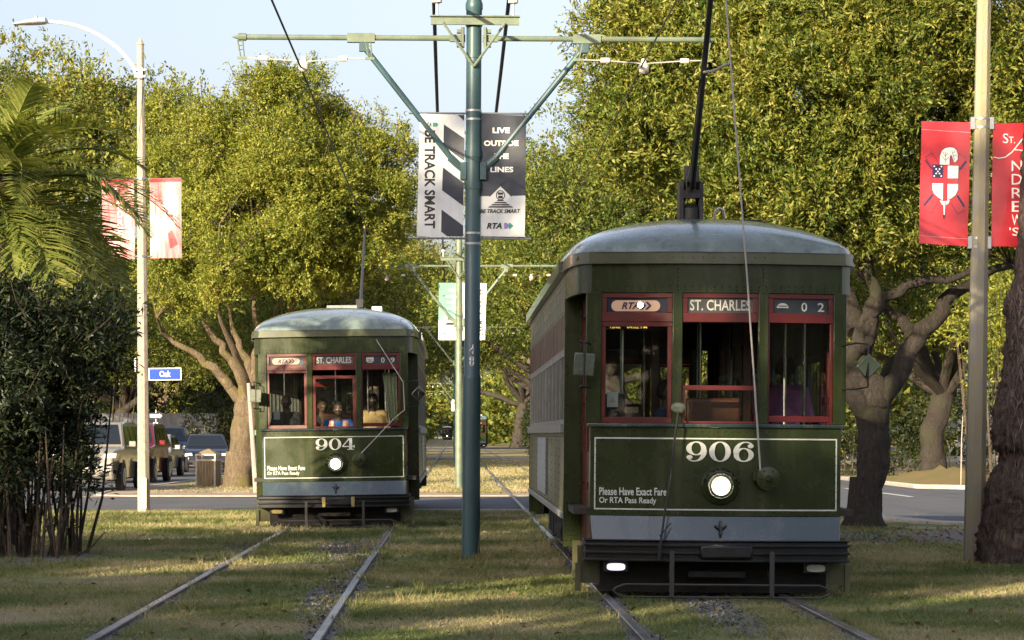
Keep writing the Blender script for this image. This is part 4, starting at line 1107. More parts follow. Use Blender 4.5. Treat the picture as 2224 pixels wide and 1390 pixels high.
def roof_mesh():
    mb = MB(); nu = 36
    def yf(x):
        ax = abs(x); pts = [(0,0),(.42,0),(1.12,.13),(1.20,.25),(1.25,.55),(1.285,1.0),(1.33,1.5)]
        return float(np.interp(ax, [p[0] for p in pts], [p[1] for p in pts]))-.05
    vs_ = [0,.03,.09,.18,.30,.45,.65,.9,1.2,1.6,2.0,2.4]
    ts = vs_ + [3+i*1.06 for i in range(9)]
    W = 1.335; rows = []
    us = [math.sin(-math.pi/2+math.pi*i/nu) for i in range(nu+1)]
    half = [(v, 0) for v in vs_]
    seq = [('f',v) for v in vs_]+[('m',3.2+i*.9) for i in range(10)]+[('r',v) for v in vs_[::-1]]
    vs = []
    for kind, v in seq:
        for u in us:
            x = W*u; y0 = yf(x); y1 = LEN-y0
            if kind == 'f': y = y0+v; d = v
            elif kind == 'r': y = y1-v; d = v
            else: y = v; d = 9
            d = min(d, 2.3)/2.3
            gq = math.sqrt(max(0, 1-(1-d)**2.2))
            z = 3.09+.43*max(0, 1-abs(u)**2.3)**.55*gq
            vs.append((x, y, z))
    m = nu+1
    fs = [(j*m+i, j*m+i+1, (j+1)*m+i+1, (j+1)*m+i) for j in range(len(seq)-1) for i in range(nu)]
    # close the eaves at both sides
    mb.add(vs, fs)
    mb.add([(-1.3,1.4,3.085),(1.3,1.4,3.085),(1.3,13.1,3.085),(-1.3,13.1,3.085)], [(0,1,2,3)])
    return mb

def end_parts(mk, rear, sash, number, red):
    """everything that belongs to one end of the car; mk(mb,name,mat,...) places it"""
    mb = MB(); mb.boxs(XB, 0, .05, .74, 1.528)
    for i in range(33):
        x = -1.06+2.12*i/32; mb.rivet(x, 0, 1.492); mb.rivet(x, 0, .765)
    for i in range(9):
        for x in (-1.075, 1.075): mb.rivet(x, 0, .80+i*.08)
    mb.boxb(-.4475,-.4425,-.003,.0,.75,1.50); mb.boxb(.4425,.4475,-.003,.0,.75,1.50)
    mb.warp(lambda v: (v.x, v.y+fy(v.x), v.z))
    for s in (-1,1): mb.boxb(min(s*1.12,s*1.075), max(s*1.12,s*1.075), .18, .42, .74, 1.528)
    mk(mb, 'dash_panel', M['olive'], bevel=.004)
    mb = MB(); mb.boxs([x*1.03 for x in XB], -.035, .06, 1.528, 1.562); mb.warp(lambda v: (v.x, v.y+fy(v.x), v.z)); mk(mb, 'belt_rail', M['apron'], bevel=.008)
    mb = MB(); n = len(XB); vs = []
    for x in XB:
        xt = x*1.0; vs += [(xt,-.005+fy(x),.738),(xt,.05+fy(x),.738),(x*.985,-.11+fy(x),.525),(x*.985,.05+fy(x),.525)]
    fs = [(0,2,3,1),(4*(n-1),4*(n-1)+1,4*(n-1)+3,4*(n-1)+2)]
    for i in range(n-1):
        a, b = 4*i, 4*i+4
        fs += [(a,b,b+2,a+2),(a+1,a+3,b+3,b+1),(a,a+1,b+1,b),(a+2,b+2,b+3,a+3)]
    mb.add(vs, fs); mk(mb, 'apron', M['apron'], bevel=.004)
    mb = MB(); bx = [-1.17,-.8,-.42,0,.42,.8,1.17]
    mb.boxs(bx, -.15, .10, .335, .515)
    for z in (.350,.416,.482): mb.boxs([x*1.012 for x in bx], -.20, -.15, z-.011, z+.013)
    mb.boxs([x*1.012 for x in bx], -.17, .1, .516, .53)
    mb.warp(lambda v: (v.x, v.y+fy(v.x), v.z))
    for s in (-1,1): mb.boxb(min(s*1.175,s*1.06), max(s*1.175,s*1.06), .22, .42, .335, .515)
    mk(mb, 'bumper', M['bumper'], bevel=.006)
    mb = MB(); mb.boxb(-.16,.30,-.235,-.14,.37,.49); cc = mk(mb, 'coupler_cover', M['bumper'], bevel=.02)
    if number == '904':
        for x in (-.175,.275):
            q = MB(); q.boxb(x,x+.05,-.245,-.14,.345,.50); mk(q, 'bracket', M['brass'], bevel=.004)
    # dark guard under the bumper
    mb = MB(); mb.boxs([-1.02,-.42,.42,1.02], .18, .26, .05, .335); mb.warp(lambda v: (v.x, v.y+fy(v.x), v.z)); mb.boxb(-.25,.25,-.08,.2,.20,.25); mk(mb, 'pilot_board', M['under'])
    mb = MB(); z0, z1 = .035, .145; x0, x1 = -.93, .98; yy = -.32
    pts = [(x0+.1,yy,z1),(x1-.1,yy,z1),(x1-.02,yy,z1-.03),(x1,yy,(z0+z1)/2),(x1-.02,yy,z0+.03),(x1-.1,yy,z0),(x0+.1,yy,z0),(x0+.02,yy,z0+.03),(x0,yy,(z0+z1)/2),(x0+.02,yy,z1-.03),(x0+.1,yy,z1)]
    mb.tube(pts, .011, 6)
    for x in (-.42,.46):
        mb.boxb(x-.02,x+.02,yy-.012,yy+.012,z0,.44); mb.tube([(x,yy,z1),(x,.2,.33)],.012,6)
    mk(mb, 'fender', M['rod'])
    for s, on in ((-1, True),(1, False)):
        q = MB(); q.boxb(s*.89-.11,s*.89+.11,.02,.10,.235,.335); h = mk(q, 'marker_lamp', M['black'], bevel=.01)
        q = MB(); q.prism([(s*.89+.082*math.copysign(abs(math.cos(a))**.6, math.cos(a)), .282+.032*math.copysign(abs(math.sin(a))**.6, math.sin(a))) for a in [k*math.pi/10 for k in range(20)]], .004, .03)
        mk(q, 'marker_lens', M['marker_on'] if (on and number == '906') else (M['brass'] if on and number == '904' else M['marker_off']), par=h)
    # headlamp
    c = (.03, 0, 1.01)
    mb = MB(); mb.lathe([(.172,0),(.172,.03),(.155,.045),(.125,.05),(.125,.085),(.112,.10),(.104,.095)], (.03,.01,1.01), (0,-1,0), 32)
    for k in range(10):
        a = math.pi*k/9; a2 = math.pi*(k+.9)/9
        mb.obox((.03+.16*math.cos(a), -.05, 1.01+.16*math.sin(a)), (.035,.05,.012), Matrix.Rotation(-(a-math.pi/2), 3, 'Y'))
    for k in range(8):
        a = k*math.pi/4+.4; mb.rivet(.03+.145*math.cos(a), -.045, 1.01+.145*math.sin(a), .008)
    h = mk(mb, 'headlight', M['olive'])
    mb = MB(); mb.lathe([(.100,-.012),(.098,.0),(.088,.006)], (.03,-.083,1.01), (0,-1,0), 28); mk(mb, 'lamp_rim', M['brass'], par=h)
    mb = MB(); mb.lathe([(.088,0),(.075,.012),(.045,.02),(.001,.024)], (.03,-.083,1.01), (0,-1,0), 28); mk(mb, 'lens', M['lamp'] if not rear else M['marker_off'], par=h)
    mb = MB(); mb.lathe([(.060,.019),(.045,.026),(.02,.031),(.001,.032)], (.03,-.083,1.01), (0,-1,0), 24); mk(mb, 'lamp_core', M['lamp_core'] if not rear else M['marker_off'], par=h)
    mb = MB(); mb.boxb(.0,.06,-.012,0,.56,.70); mb.tube([(.03,-.05,.69),(.03,-.1,.64),(.03,-.12,.58)],.014,6); mb.tube([(-.02,-.06,.66),(.03,-.09,.62),(.08,-.06,.66)],.01,6); mk(mb, 'coupling_hook', M['black'])
    # window posts, letterboard
    for a, b in ((-1.165,-1.03),(-.405,-.315),(.36,.45),(1.045,1.165)):
        q = MB(); q.boxs([a,b] if not (a < -.42 < b) else [a,-.42,b], 0, .09, 1.562, 2.732); q.warp(lambda v: (v.x, v.y+fy(v.x), v.z)); mk(q, 'window_post', M['olive'], bevel=.006)
    mb = MB(); mb.strip(PLAN, 2.73, 2.985, .05)
    for i in range(34):
        x = -1.09+2.18*i/33; mb.rivet(x, fy(x), 2.752); mb.rivet(x, fy(x), 2.785)
    for x in (-.36,.40):
        for k in range(5): mb.rivet(x, fy(x), 2.80+k*.035)
    for k in range(6): mb.rivet(-1.1, fy(-1.1), 2.76+k*.04); mb.rivet(1.1, fy(1.1), 2.76+k*.04)
    mk(mb, 'letterboard', M['olive'])
    PF = [(x*1.022, y-.035) for x,y in PLAN]
    mb = MB(); mb.strip(PF, 2.985, 3.092, .06, lean=.0)
    for i in range(24):
        x = -1.05+2.1*i/23; mb.rivet(x, fy(x)-.036, 3.04, .008)
    mb.strip([(x*1.03,y-.05) for x,y in PLAN], 2.985, 3.003, .05)
    mk(mb, 'eave_fascia', M['fascia'])
    # destination signs
    for i, (a, b) in enumerate(((-1.03,-.405),(-.315,.36),(.45,1.045))):
        q = MB(); frame_xz(q, a, b, 2.467, 2.728, .045, .015, .06, tb=.085); q.warp(lambda v: (v.x, v.y+fy(v.x), v.z)); f = mk(q, 'sign_box', red, bevel=.004)
        q = MB(); q.boxb(a+.045,b-.045,.04,.055,2.552,2.683); q.warp(lambda v: (v.x, v.y+fy(v.x), v.z)); mk(q, 'sign_blind', M[('signblue','signgrey','signdark')[i]], par=f)
        if number is None: continue
        W = lambda v: (v.x, v.y+fy(v.x), v.z)
        c = (a+b)/2
        if i == 0:
            q = MB(); hw, hh = .215, .050
            q.prism([(c-.01+math.copysign(hw-hh, math.cos(t))+hh*math.cos(t), 2.612+hh*math.sin(t)) for t in [k*math.pi/12+.001 for k in range(24)]], .034, .039); q.warp(W); cap = mk(q, 'lit_capsule', M['signlit'], par=f)
            q = MB(); q.text('RTA', c-.135, c+.02, 2.582, 2.644, .031, .035, .3); chevrons(q, c+.025, c+.135, 2.577, 2.648, .031); q.warp(W); mk(q, 'lettering', M['ink_navy'], par=f)
            if number == '906':
                q = MB(); q.ball((c+.03,.028,2.618), (.026,.006,.026), 14, 8); q.warp(W); mk(q, 'bulb', M['bulb'], par=f)
        elif i == 1:
            q = MB(); q.text('ST. CHARLES', a+.068, b-.068, 2.572, 2.668, .037, .014); q.warp(W); mk(q, 'lettering', M['signtext'], par=f)
        else:
            q = MB(); q.text('0', c+.005, c+.060, 2.572, 2.652, .037, .014); q.text(number[-1] if number == '906' and False else ('2' if number == '906' else '9'), c+.155, c+.215, 2.572, 2.652, .037, .014); q.warp(W); mk(q, 'lettering', M['signtext'], par=f)
            q = MB()
            if number == '904': q.prism([(c-.225,2.60),(c-.20,2.575),(c-.135,2.575),(c-.11,2.60),(c-.11,2.655),(c-.225,2.655)], .036, .039)
            else: q.prism([(c-.165+.055*math.cos(t), 2.60+.045*math.sin(t)) for t in [k*math.pi/10 for k in range(11)]], .036, .039)
            q.warp(W); mk(q, 'route_emblem', M['signtext'] if number == '904' else M['marker_off'], par=f)
            q = MB(); q.boxb(c-.19,c-.14,.030,.0355,2.592,2.602); q.boxb(c-.205,c-.125,.030,.0355,2.615,2.622); q.warp(W); mk(q, 'emblem_bars', M['signdark'], par=f)
    # front sashes
    for i, (a, b) in enumerate(((-1.03,-.405),(-.315,.36),(.45,1.045))):
        W = lambda v: (v.x, v.y+fy(v.x), v.z)
        top = 2.465; bot = 1.563
        q = MB()
        if i == 0: frame_xz(q, a, b, bot, top, .04, .02, .06, tb=.055)
        elif i == 1:
            if sash == 'dropped':
                q.boxb(a, b, .025, .06, 1.86, 1.905); q.boxb(a, a+.03, .02, .06, bot, 1.86); q.boxb(b-.03, b, .02, .06, bot, 1.86); q.boxb(a+.03,b-.03,.02,.06,bot,1.585)
            else: frame_xz(q, a, b, bot, 2.38, .05, .015, .055, tb=.03)
        else:
            q.boxb(a, a+.015, .02, .06, bot, top); q.boxb(b-.03, b, .02, .06, bot, top); q.boxb(a+.015, b-.03, .02, .06, bot+.02, bot+.075)
        q.warp(W); f = mk(q, 'front_sash', red, bevel=.004)
        q = MB()
        if i == 0: q.boxb(a+.04, b-.04, .038, .043, bot+.055, top-.04)
        elif i == 1: q.boxb(a+.03, b-.03, .038, .043, 1.585, 1.86 if sash == 'dropped' else 2.33)
        else: q.boxb(a+.015, b-.03, .038, .043, bot+.075, top)
        q.warp(W); mk(q, 'pane', M['glass'], par=f)
    # corner posts, doors and steps
    for s in (-1,1):
        X = lambda x0,x1: (min(s*x0,s*x1), max(s*x0,s*x1))
        q = MB(); a, b = X(1.13,1.305); q.boxb(a,b,1.44,1.52,.40,2.735)
        for k in range(30):
            z = .46+k*.075
            for xx in (1.15,1.285): q.rivet(s*xx, 1.44, z, .011)
        for k in range(8):
            for j in range(4): q.rivet(s*(1.165+j*.035), 1.44, .46+k*.05, .010)
        mk(q, 'corner_post', M['olive'])
        q = MB(); vs = []
        def dq(x0,y0,x1,y1,z0,z1,t=.03):
            q.strip([(s*x0,y0),(s*x1,y1)] if s > 0 else [(s*x1,y1),(s*x0,y0)], z0, z1, t)
        for (f0,f1) in ((0,.08),(.44,.56),(.92,1)):
            dq(1.10+.04*f0, .30+1.14*f0, 1.10+.04*f1, .30+1.14*f1, .42, 2.72)
        for z0,z1 in ((.42,.95),(1.02,1.3),(2.55,2.72),(1.75,1.82)):
            dq(1.10, .30, 1.14, 1.44, z0, z1, .025)
        d = mk(q, 'door', red)
        q = MB(); q.strip([(s*1.09,.30),(s*1.125,1.44)] if s > 0 else [(s*1.125,1.44),(s*1.09,.30)], .95, 2.55, .006); mk(q, 'door_glass', M['glassdim'], par=d)
        q = MB(); a, b = X(1.03,1.22); q.boxb(a,b,.35,1.40,.14,.18); a, b = X(.98,1.02); q.boxb(a,b,.35,1.40,.14,.42); a, b = X(1.0,1.22); q.boxb(a,b,.33,.36,.12,.46); q.boxb(a,b,1.38,1.42,.12,.46)
        a, b = X(1.19,1.24); q.boxb(a,b,.30,.36,.05,.30)
        mk(q, 'step', M['olive_side'])
    # folding mirrors
    for s in (-1,1):
        q = MB(); xm = s*1.19 if s < 0 else s*1.33; q.tube([(s*1.13,.12,2.27),(s*1.13+s*.10,.0,2.29),(xm,-.06,2.28),(xm,-.07,2.20),(xm,-.07,2.0),(xm,-.06,1.90),(s*1.13+s*.10,.0,1.88),(s*1.13,.12,1.88)], .009, 6); ar = mk(q, 'mirror_arm', M['black'])
        Mr = Matrix.Rotation(R(45 if s > 0 else 4), 3, 'Y') @ Matrix.Rotation(R(18*s), 3, 'Z')
        sz = (.17,.03,.17) if s > 0 else (.19,.03,.205)
        q = MB(); q.obox((xm,-.05,2.08), sz, Mr); sh = mk(q, 'mirror_shell', M['mirrorback'], par=ar, bevel=.012)
        q = MB(); q.obox((xm,-.05-.017,2.08), (sz[0]*.88,.004,sz[2]*.88), Mr); mk(q, 'mirror_glass', M['mirror'] if s > 0 else M['mirrorback'], par=ar)

def streetcar(X, Y, roll, number, label, sash='dropped', red='red', detail=True):
    t = thing('streetcar', label, 'streetcar', (X, Y, 0), (0, R(roll), 0))
    def mk(mb, name, m, par=None, bevel=0.0): return mb.build(name, m, par or t, bevel=bevel)
    end_parts(mk, False, sash, number, M[red])
    def mkr(mb, name, m, par=None, bevel=0.0):
        mb.warp(lambda v: (-v.x, LEN-v.y, v.z)); return mb.build(name, m, par or t, bevel=bevel)
    keep = ('dash_panel','belt_rail','apron','bumper','window_post','letterboard','eave_fascia','corner_post','sign_box','sign_blind','front_sash','pane','headlight')
    def mkr2(mb, name, m, par=None, bevel=0.0):
        if name in keep: return mkr(mb, name, m, par, 0)
        return None
    end_parts(mkr2, True, 'dropped', None, M[red])
    roof_mesh().build('roof', M['roof'], t, smooth=60)
    # sides
    y0, y1 = 1.52, LEN-1.52; nw = 11; pw = (y1-y0)/nw
    for s in (-1,1):
        X_ = lambda a,b: (min(s*a,s*b), max(s*a,s*b))
        q = MB(); a, b = X_(1.26,1.30); q.boxb(a,b,y0,y1,.70,1.47); q.boxb(a,b,y0,y1,2.60,2.985)
        for i in range(nw+1):
            yc = y0+i*pw; q.boxb(a,b,max(y0,yc-.05),min(y1,yc+.05),1.56,2.60)
            for k in range(9): q.rivet(s*1.30, min(max(yc,y0+.04),y1-.04)+.03, .76+k*.08, .011, (s,0,0))
        for i in range(60):
            for z in (.735,1.44): q.rivet(s*1.30, y0+.1+i*.19, z, .010, (s,0,0))
        mk(q, 'side_wall', M['olive_side'])
        q = MB(); a, b = X_(1.25,1.335); q.boxb(a,b,y0,y1,1.47,1.555); a, b = X_(1.29,1.32); q.boxb(a,b,y0,y1,.66,.72); mk(q, 'side_rail', M['paleframe'], bevel=.006)
        q = MB(); a, b = X_(1.30,1.304); q.boxb(a,b,6.6,9.4,.78,1.42); mk(q, 'side_panel', M['panel_blue'])
        q = MB(); a, b = X_(1.30,1.303); q.boxb(a,b,5.9,6.55,.78,1.42); mk(q, 'side_vent', M['black'])
        for i in range(nw):
            ya, yb = y0+i*pw+.05, y0+(i+1)*pw-.05
            q = MB()
            a, b = X_(1.265,1.3025); q.boxb(a,b,ya,yb,2.20,2.27); q.boxb(a,b,ya,ya+.03,1.56,2.20); q.boxb(a,b,yb-.03,yb,1.56,2.20); q.boxb(a,b,ya+.03,yb-.03,1.56,1.60)
            a, b = X_(1.2945,1.2985)
            for k in range(3):
                yy = ya+(yb-ya)*(k+1)/4; q.boxb(a,b,yy-.018,yy+.018,1.60,2.20)
            wn = mk(q, 'side_window', M['paleframe'])
            q = MB(); a, b = X_(1.27,1.296); q.boxb(a,b,ya,yb,2.27,2.60); mk(q, 'upper_sash', M['redside'], par=wn)
            q = MB(); a, b = X_(1.291,1.2945); q.boxb(a,b,ya+.03,yb-.03,1.60,2.20); mk(q, 'pane', M['sideglass'], par=wn)
            q = MB(); a, b = X_(1.30,1.3045); q.boxb(a,b,ya,yb,2.64,2.655); q.boxb(a,b,ya,ya+.02,2.655,2.90); q.boxb(a,b,ya+.02,yb,2.885,2.90); q.boxb(a,b,ya+.15,yb-.15,2.76,2.78)
            mk(q, 'vent_frame', M['paleframe'], par=wn)
        q = MB(); a, b = X_(1.24,1.36); q.strip([(s*1.365,y0),(s*1.365,y1)] if s > 0 else [(s*1.365,y1),(s*1.365,y0)], 2.985, 3.092, .08); mk(q, 'eave_fascia', M['fascia'])
    # inside
    q = MB(); q.boxb(-1.26,1.26,.3,LEN-.3,.74,.80); mk(q, 'floor', M['floor'])
    q = MB()
    for yb_ in (1.62, LEN-1.62):
        q = MB(); q.boxb(-1.26,-.42,yb_-.03,yb_+.03,.80,1.5); q.boxb(.42,1.26,yb_-.03,yb_+.03,.80,1.5); q.boxb(-1.26,1.26,yb_-.03,yb_+.03,2.62,3.07)
        q.boxb(-.47,-.40,yb_-.03,yb_+.03,1.5,2.62); q.boxb(.40,.47,yb_-.03,yb_+.03,1.5,2.62); q.boxb(-1.26,-1.2,yb_-.03,yb_+.03,1.5,2.62); q.boxb(1.2,1.26,yb_-.03,yb_+.03,1.5,2.62); mk(q, 'bulkhead', M['wood'])
    q = MB(); q.boxb(-1.25,-.0,.25,LEN-.25,3.03,3.06); q.boxb(0,1.25,.25,LEN-.25,3.03,3.06); mk(q, 'ceiling', M['wood'])
    for i in range(9):
        for s in (-1,1):
            yy = 2.5+i*1.15; q = MB(); a, b = min(s*.45,s*1.22), max(s*.45,s*1.22)
            q.boxb(a,b,yy,yy+.42,1.20,1.26); q.boxb(a,b,yy+.40,yy+.45,1.26,1.68); q.boxb(a+.05,a+.1,yy+.1,yy+.3,.8,1.2); q.boxb(b-.1,b-.05,yy+.1,yy+.3,.8,1.2)
            mk(q, 'seat', M['wood'])
    q = MB(); sb = .50 if number == '906' else .95; q.boxb(-.24,.26,sb,sb+.05,1.36,1.80); q.boxb(-.24,.26,.5,.95,1.24,1.30); q.boxb(-.04,.04,.65,.75,.8,1.32); mk(q, 'operator_seat', M['wood'], bevel=.03)
    for x, y in ((-.80,.85),(-.02,1.55),(.06,2.6),(.52,.9),(.86,.72),(.78,1.5),(-.5,2.3),(.5,3.8)):
        q = MB(); q.tube([(x,y,.8),(x,y,3.03)],.017,8); mk(q, 'stanchion', M['steel'])
    # fare machine behind the left sash
    q = MB(); q.boxb(-.99,-.79,.50,.72,.8,1.83); q.boxb(-.96,-.82,.46,.50,1.62,1.70); q.tube([(-.87,.47,1.645),(-.87,.44,1.645)],.03,12); fb = mk(q, 'fare_box', M['plastic'], bevel=.02)
    q = MB(); q.boxb(-.955,-.855,.488,.498,1.71,1.85); mk(q, 'notice', M['ink_white'], par=fb)
    if number == '906':
        q = MB(); q.prism([(-.93,1.755),(-.88,1.755),(-.905,1.805)], .482, .487); q.v; mk(q, 'warning_mark', M['brass'], par=fb)
        q = MB(); q.boxb(-1.0,-.44,.16,.20,2.40,2.455); ds = mk(q, 'time_display', M['plastic'])
        q = MB(); q.text('12/02', -.95,-.86,2.412,2.443,.157,.01); q.text('04:02 PM', -.80,-.62,2.412,2.443,.157,.01); mk(q, 'display_text', mat('amber_digits',(.5,.3,.05),.5,emit=(1,.6,.1),estr=.6), par=ds)
    # running gear
    q = MB(); q.boxb(-1.02,1.02,.35,LEN-.35,.46,.70); q.boxb(-1.18,1.18,1.6,LEN-1.6,.58,.69)
    for k in range(6):
        yy = 4.8+k*.85; q.boxb(-1.15,-.75,yy,yy+.6,.28,.62); q.boxb(.75,1.15,yy,yy+.6,.28,.62)
    q.tube([(-1.1,1.8,.52),(-1.1,4.4,.46),(-1.1,9,.52)],.05,8); q.tube([(-1.05,4.6,.42),(-1.05,6.0,.42)],.16,12)
    mk(q, 'underframe', M['under'])
    for yt in (3.3, LEN-3.3):
        q = MB()
        for s in (-1,1):
            q.boxb(min(s*.92,s*1.0), max(s*.92,s*1.0), yt-1.25, yt+1.25, .30, .42)
            for yy in (yt-.9, yt+.9): q.boxb(min(s*.9,s*1.05), max(s*.9,s*1.05), yy-.13, yy+.13, .22, .48)
            q.boxb(min(s*.9,s*1.04), max(s*.9,s*1.04), yt-.2, yt+.2, .14, .5)
        q.boxb(-.9,.9,yt-.2,yt+.2,.3,.46)
        tk = mk(q, 'truck', M['under'])
        for s in (-1,1):
            for yy in (yt-.9, yt+.9):
                q = MB(); q.lathe([(.05,-.03),(.30,-.03),(.33,0),(.33,.09),(.36,.10),(.36,.13),(.05,.13)], (s*.80,yy,.36), (-s,0,0), 20); mk(q, 'wheel', M['black'], par=tk)
    return t, mk

# --- 906: near car, going away, trolley pole trailing towards the viewer
C6 = (2.335, 24.1, 0)
car6, mk6 = streetcar(C6[0], C6[1], .45, '906', 'large near olive green streetcar on the right numbered 906 with lit headlight', 'dropped', 'red')
def l6(px, py, yl): # photo pixel to car coordinates at local depth yl
    p = P(px, py, C6[1]+yl); return (p.x-C6[0], yl, p.z)
WF = lambda v: (v.x, v.y+fy(v.x), v.z)
def dash_lines(mk, number, x0=-1.085, x1=1.085):
    q = MB(); t_ = .012; z0, z1 = .79, 1.435; zz = -.004
    for a,b,c,d in ((x0,x1,z1-t_,z1),(x0,x1,z0,z0+t_)):
        q.boxs([a]+[x for x in XB if a < x < b]+[b], zz, 0, c, d)
    q.boxb(x0,x0+t_,zz,0,z0+t_,z1-t_); q.boxb(x1-t_,x1,zz,0,z0+t_,z1-t_); q.warp(WF); mk(q, 'pinstripe', M['cream'])
    q = MB(); digits(q, number, -.285, .335, 1.225, 1.405, -.006); mk(q, 'fleet_number', M['cream'])
    q = MB(); q.text('Please Have Exact Fare', -1.04,-.445,.918,.988,-.004,.02); q.text('Or RTA Pass Ready', -1.04,-.535,.832,.902,-.004,.02); q.warp(WF); mk(q, 'notice_lettering', M['cream'])
dash_lines(mk6, '906')
def retriever(mk, x, z):
    q = MB(); q.lathe([(.085,0),(.105,.02),(.105,.055),(.09,.075),(.09,.10),(.105,.115),(.105,.125),(.03,.135),(.02,.16),(.001,.16)], (x,.0+fy(x),z), (0,-1,0), 24)
    for k in range(6):
        a = k*math.pi/3; q.rivet(x+.075*math.cos(a), fy(x)-.13, z+.075*math.sin(a), .01)
    q.boxb(x-.13,x-.07,-.09+fy(x),0+fy(x),z-.02,z+.05)
    return mk(q, 'rope_retriever', M['olive'])
retriever(mk6, .445, 1.08)
q = MB(); q.boxb(-.28,.62,2.0,4.6,3.50,3.545); mk6(q, 'roof_platform', M['black'], bevel=.01)
def pole_base(mk, x, y, z, lean):
    q = MB(); q.boxb(x-.13,x+.13,y-.2,y+.35,z,z+.08); q.lathe([(.10,0),(.10,.12),(.06,.16)], (x,y,z+.08), (0,0,1), 14)
    for s in (-1,1):
        q.tube([(x+s*.085,y+.25,z+.14),(x+s*.075,y,z+.36),(x+s*.05,y-.1,z+.52)],[.028,.032,.022],8)
        q.boxb(x+s*.10-.02,x+s*.10+.02,y-.08,y+.22,z+.08,z+.46)
    q.boxb(x-.08,x+.08,y-.10,y+.02,z+.30,z+.38); q.boxb(x-.07,x+.07,y-.12,y,z+.46,z+.62); q.tube([(x-.1,y,z+.45),(x+.1,y,z+.45)],.03,10)
    return mk(q, 'pole_base', M['black'])
pb = Vector(l6(1494,470,3.2)); pb.z = 3.545
pole_base(mk6, pb.x, pb.y, pb.z, 0)
pa = Vector(l6(1497,408,3.05)); pm = Vector(l6(1533,0,.35)); tip = pa+(pm-pa)*1.42
q = MB(); q.tube([pa, pm, tip], [.030,.026,.020], 10)
q.tube([pa+Vector((-.05,-.03,-.15)), pa+Vector((-.06,-.03,.05)), pa+Vector((-.015,-.03,.25)), pa+(pm-pa)*.6+Vector((-.03,-.03,0)), pa+(pm-pa)*.62+Vector((.012,-.045,.0)), pm+Vector((.012,-.04,0))],.008,6)
tp = mk6(q, 'trolley_pole', M['black'])
q = MB(); q.tube([tip, tip+Vector((0,-.12,.12))],.03,8); q.lathe([(.05,-.02),(.06,0),(.05,.02)], tip+Vector((0,-.14,.16)), (1,0,0), 14); mk6(q, 'trolley_wheel', M['brass'], par=tp)
ra = Vector(l6(1650,1030,-.1)); rb = Vector(l6(1617,600,-.12)); rc = Vector(l6(1566,0,-.9)); rd = tip
def sag(a, b, s, n=8): return [a.lerp(b, i/n)-Vector((0,0,s*4*(i/n)*(1-i/n))) for i in range(n+1)]
q = MB(); q.tube([ra, rb, rc, rd], .0085, 6); 
rk = Vector(l6(1572,138,-.7)); q.tube([pa+(pm-pa)*.66, pa.lerp(rk,.6)+Vector((.3,0,.5))*0+ (rk-pa)*.1, rk] if False else [pa+(pm-pa)*.64, (pa+(pm-pa)*.64)*.5+rk*.5+Vector((0,0,-.02)), rk], .012, 6)
mk6(q, 'trolley_rope', M['rope'])
q = MB(); hk = Vector(l6(1546,470,3.6)); hk.z = 3.5
q.tube([hk, hk+Vector((0,0,.22)), hk+Vector((.02,0,.27)), hk+Vector((.05,0,.285)), hk+Vector((.09,0,.26)), hk+Vector((.10,0,.20))], .014, 8); mk6(q, 'roof_hook', M['strap'])
q = MB(); a = Vector(l6(1470,897,-.14)); b = Vector(l6(1432,1195,-.24)); q.tube([a,b],.010,8); q.tube([b+Vector((0,0,.03)),b+Vector((0,0,-.09))],.022,8); q.tube([b+Vector((0,0,.12)), b+Vector((.11,.15,.23))],.006,6); rod = mk6(q, 'mirror_rod', M['black'])
q = MB(); q.lathe([(.062,-.02),(.066,0),(.05,.012),(.001,.016)], a+Vector((0,0,.045)), (0,-1,0), 20); q.warp(lambda v: (v.x, v.y, a.z+.045+(v.z-a.z-.045)*.72)); mk6(q, 'convex_mirror', M['mirrorback'], par=rod)

# --- 904: coming towards the viewer on the left track
C4 = (-1.845, 42.0, 0)
car4, mk4 = streetcar(C4[0], C4[1], -.75, '904', 'olive green streetcar on the left track numbered 904 coming forward with its driver in view', 'framed', 'red')
def l4(px, py, yl):
    p = P(px, py, C4[1]+yl); return Vector((p.x-C4[0], yl, p.z))
dash_lines(mk4, '904')
retriever(mk4, .40, 1.07)
q = MB(); q.boxb(-.18,.32,2.2,3.4,3.49,3.575); mk4(q, 'roof_box', M['paleframe'], bevel=.01)
q = MB(); q.boxb(.55,.72,2.4,2.9,3.46,3.56); mk4(q, 'roof_vent', M['lampwhite'], bevel=.01)
pb = l4(787,680,11.3); pole_base(mk4, pb.x, 11.3, 3.50, 0)
a = l4(789,662,11.4); b = l4(800,500,15.6); q = MB(); q.tube([a,b],[.034,.022],8); tp = mk4(q, 'trolley_pole', M['rod'])
q = MB(); q.lathe([(.05,-.02),(.06,0),(.05,.02)], b+Vector((0,.05,.06)), (1,0,0), 14); mk4(q, 'trolley_wheel', M['brass'], par=tp)
q = MB(); pts = [l4(822,738,-.02),l4(880,832,.0),l4(882,892,.0),l4(862,908,-.05),l4(780,992,-.12)]; q.tube(pts,.008,6); mk4(q, 'trolley_rope', M['rope'])
# curtain drawn aside behind the right sash
q = MB(); vs = []; nx, nz = 18, 12
for j in range(nz+1):
    f = j/nz
    for i in range(nx+1):
        u = i/nx; wdt = .20*(1-.55*f)+.02
        vs.append((.985-wdt*(1-u), .33+.018*math.sin(u*22+f), 2.42-f*.80))
q.add(vs, [(j*(nx+1)+i,(j+1)*(nx+1)+i,(j+1)*(nx+1)+i+1,j*(nx+1)+i+1) for j in range(nz) for i in range(nx)]); cu = mk4(q, 'curtain', M['curtain']); sm = cu.modifiers.new('thick','SOLIDIFY'); sm.thickness = .006

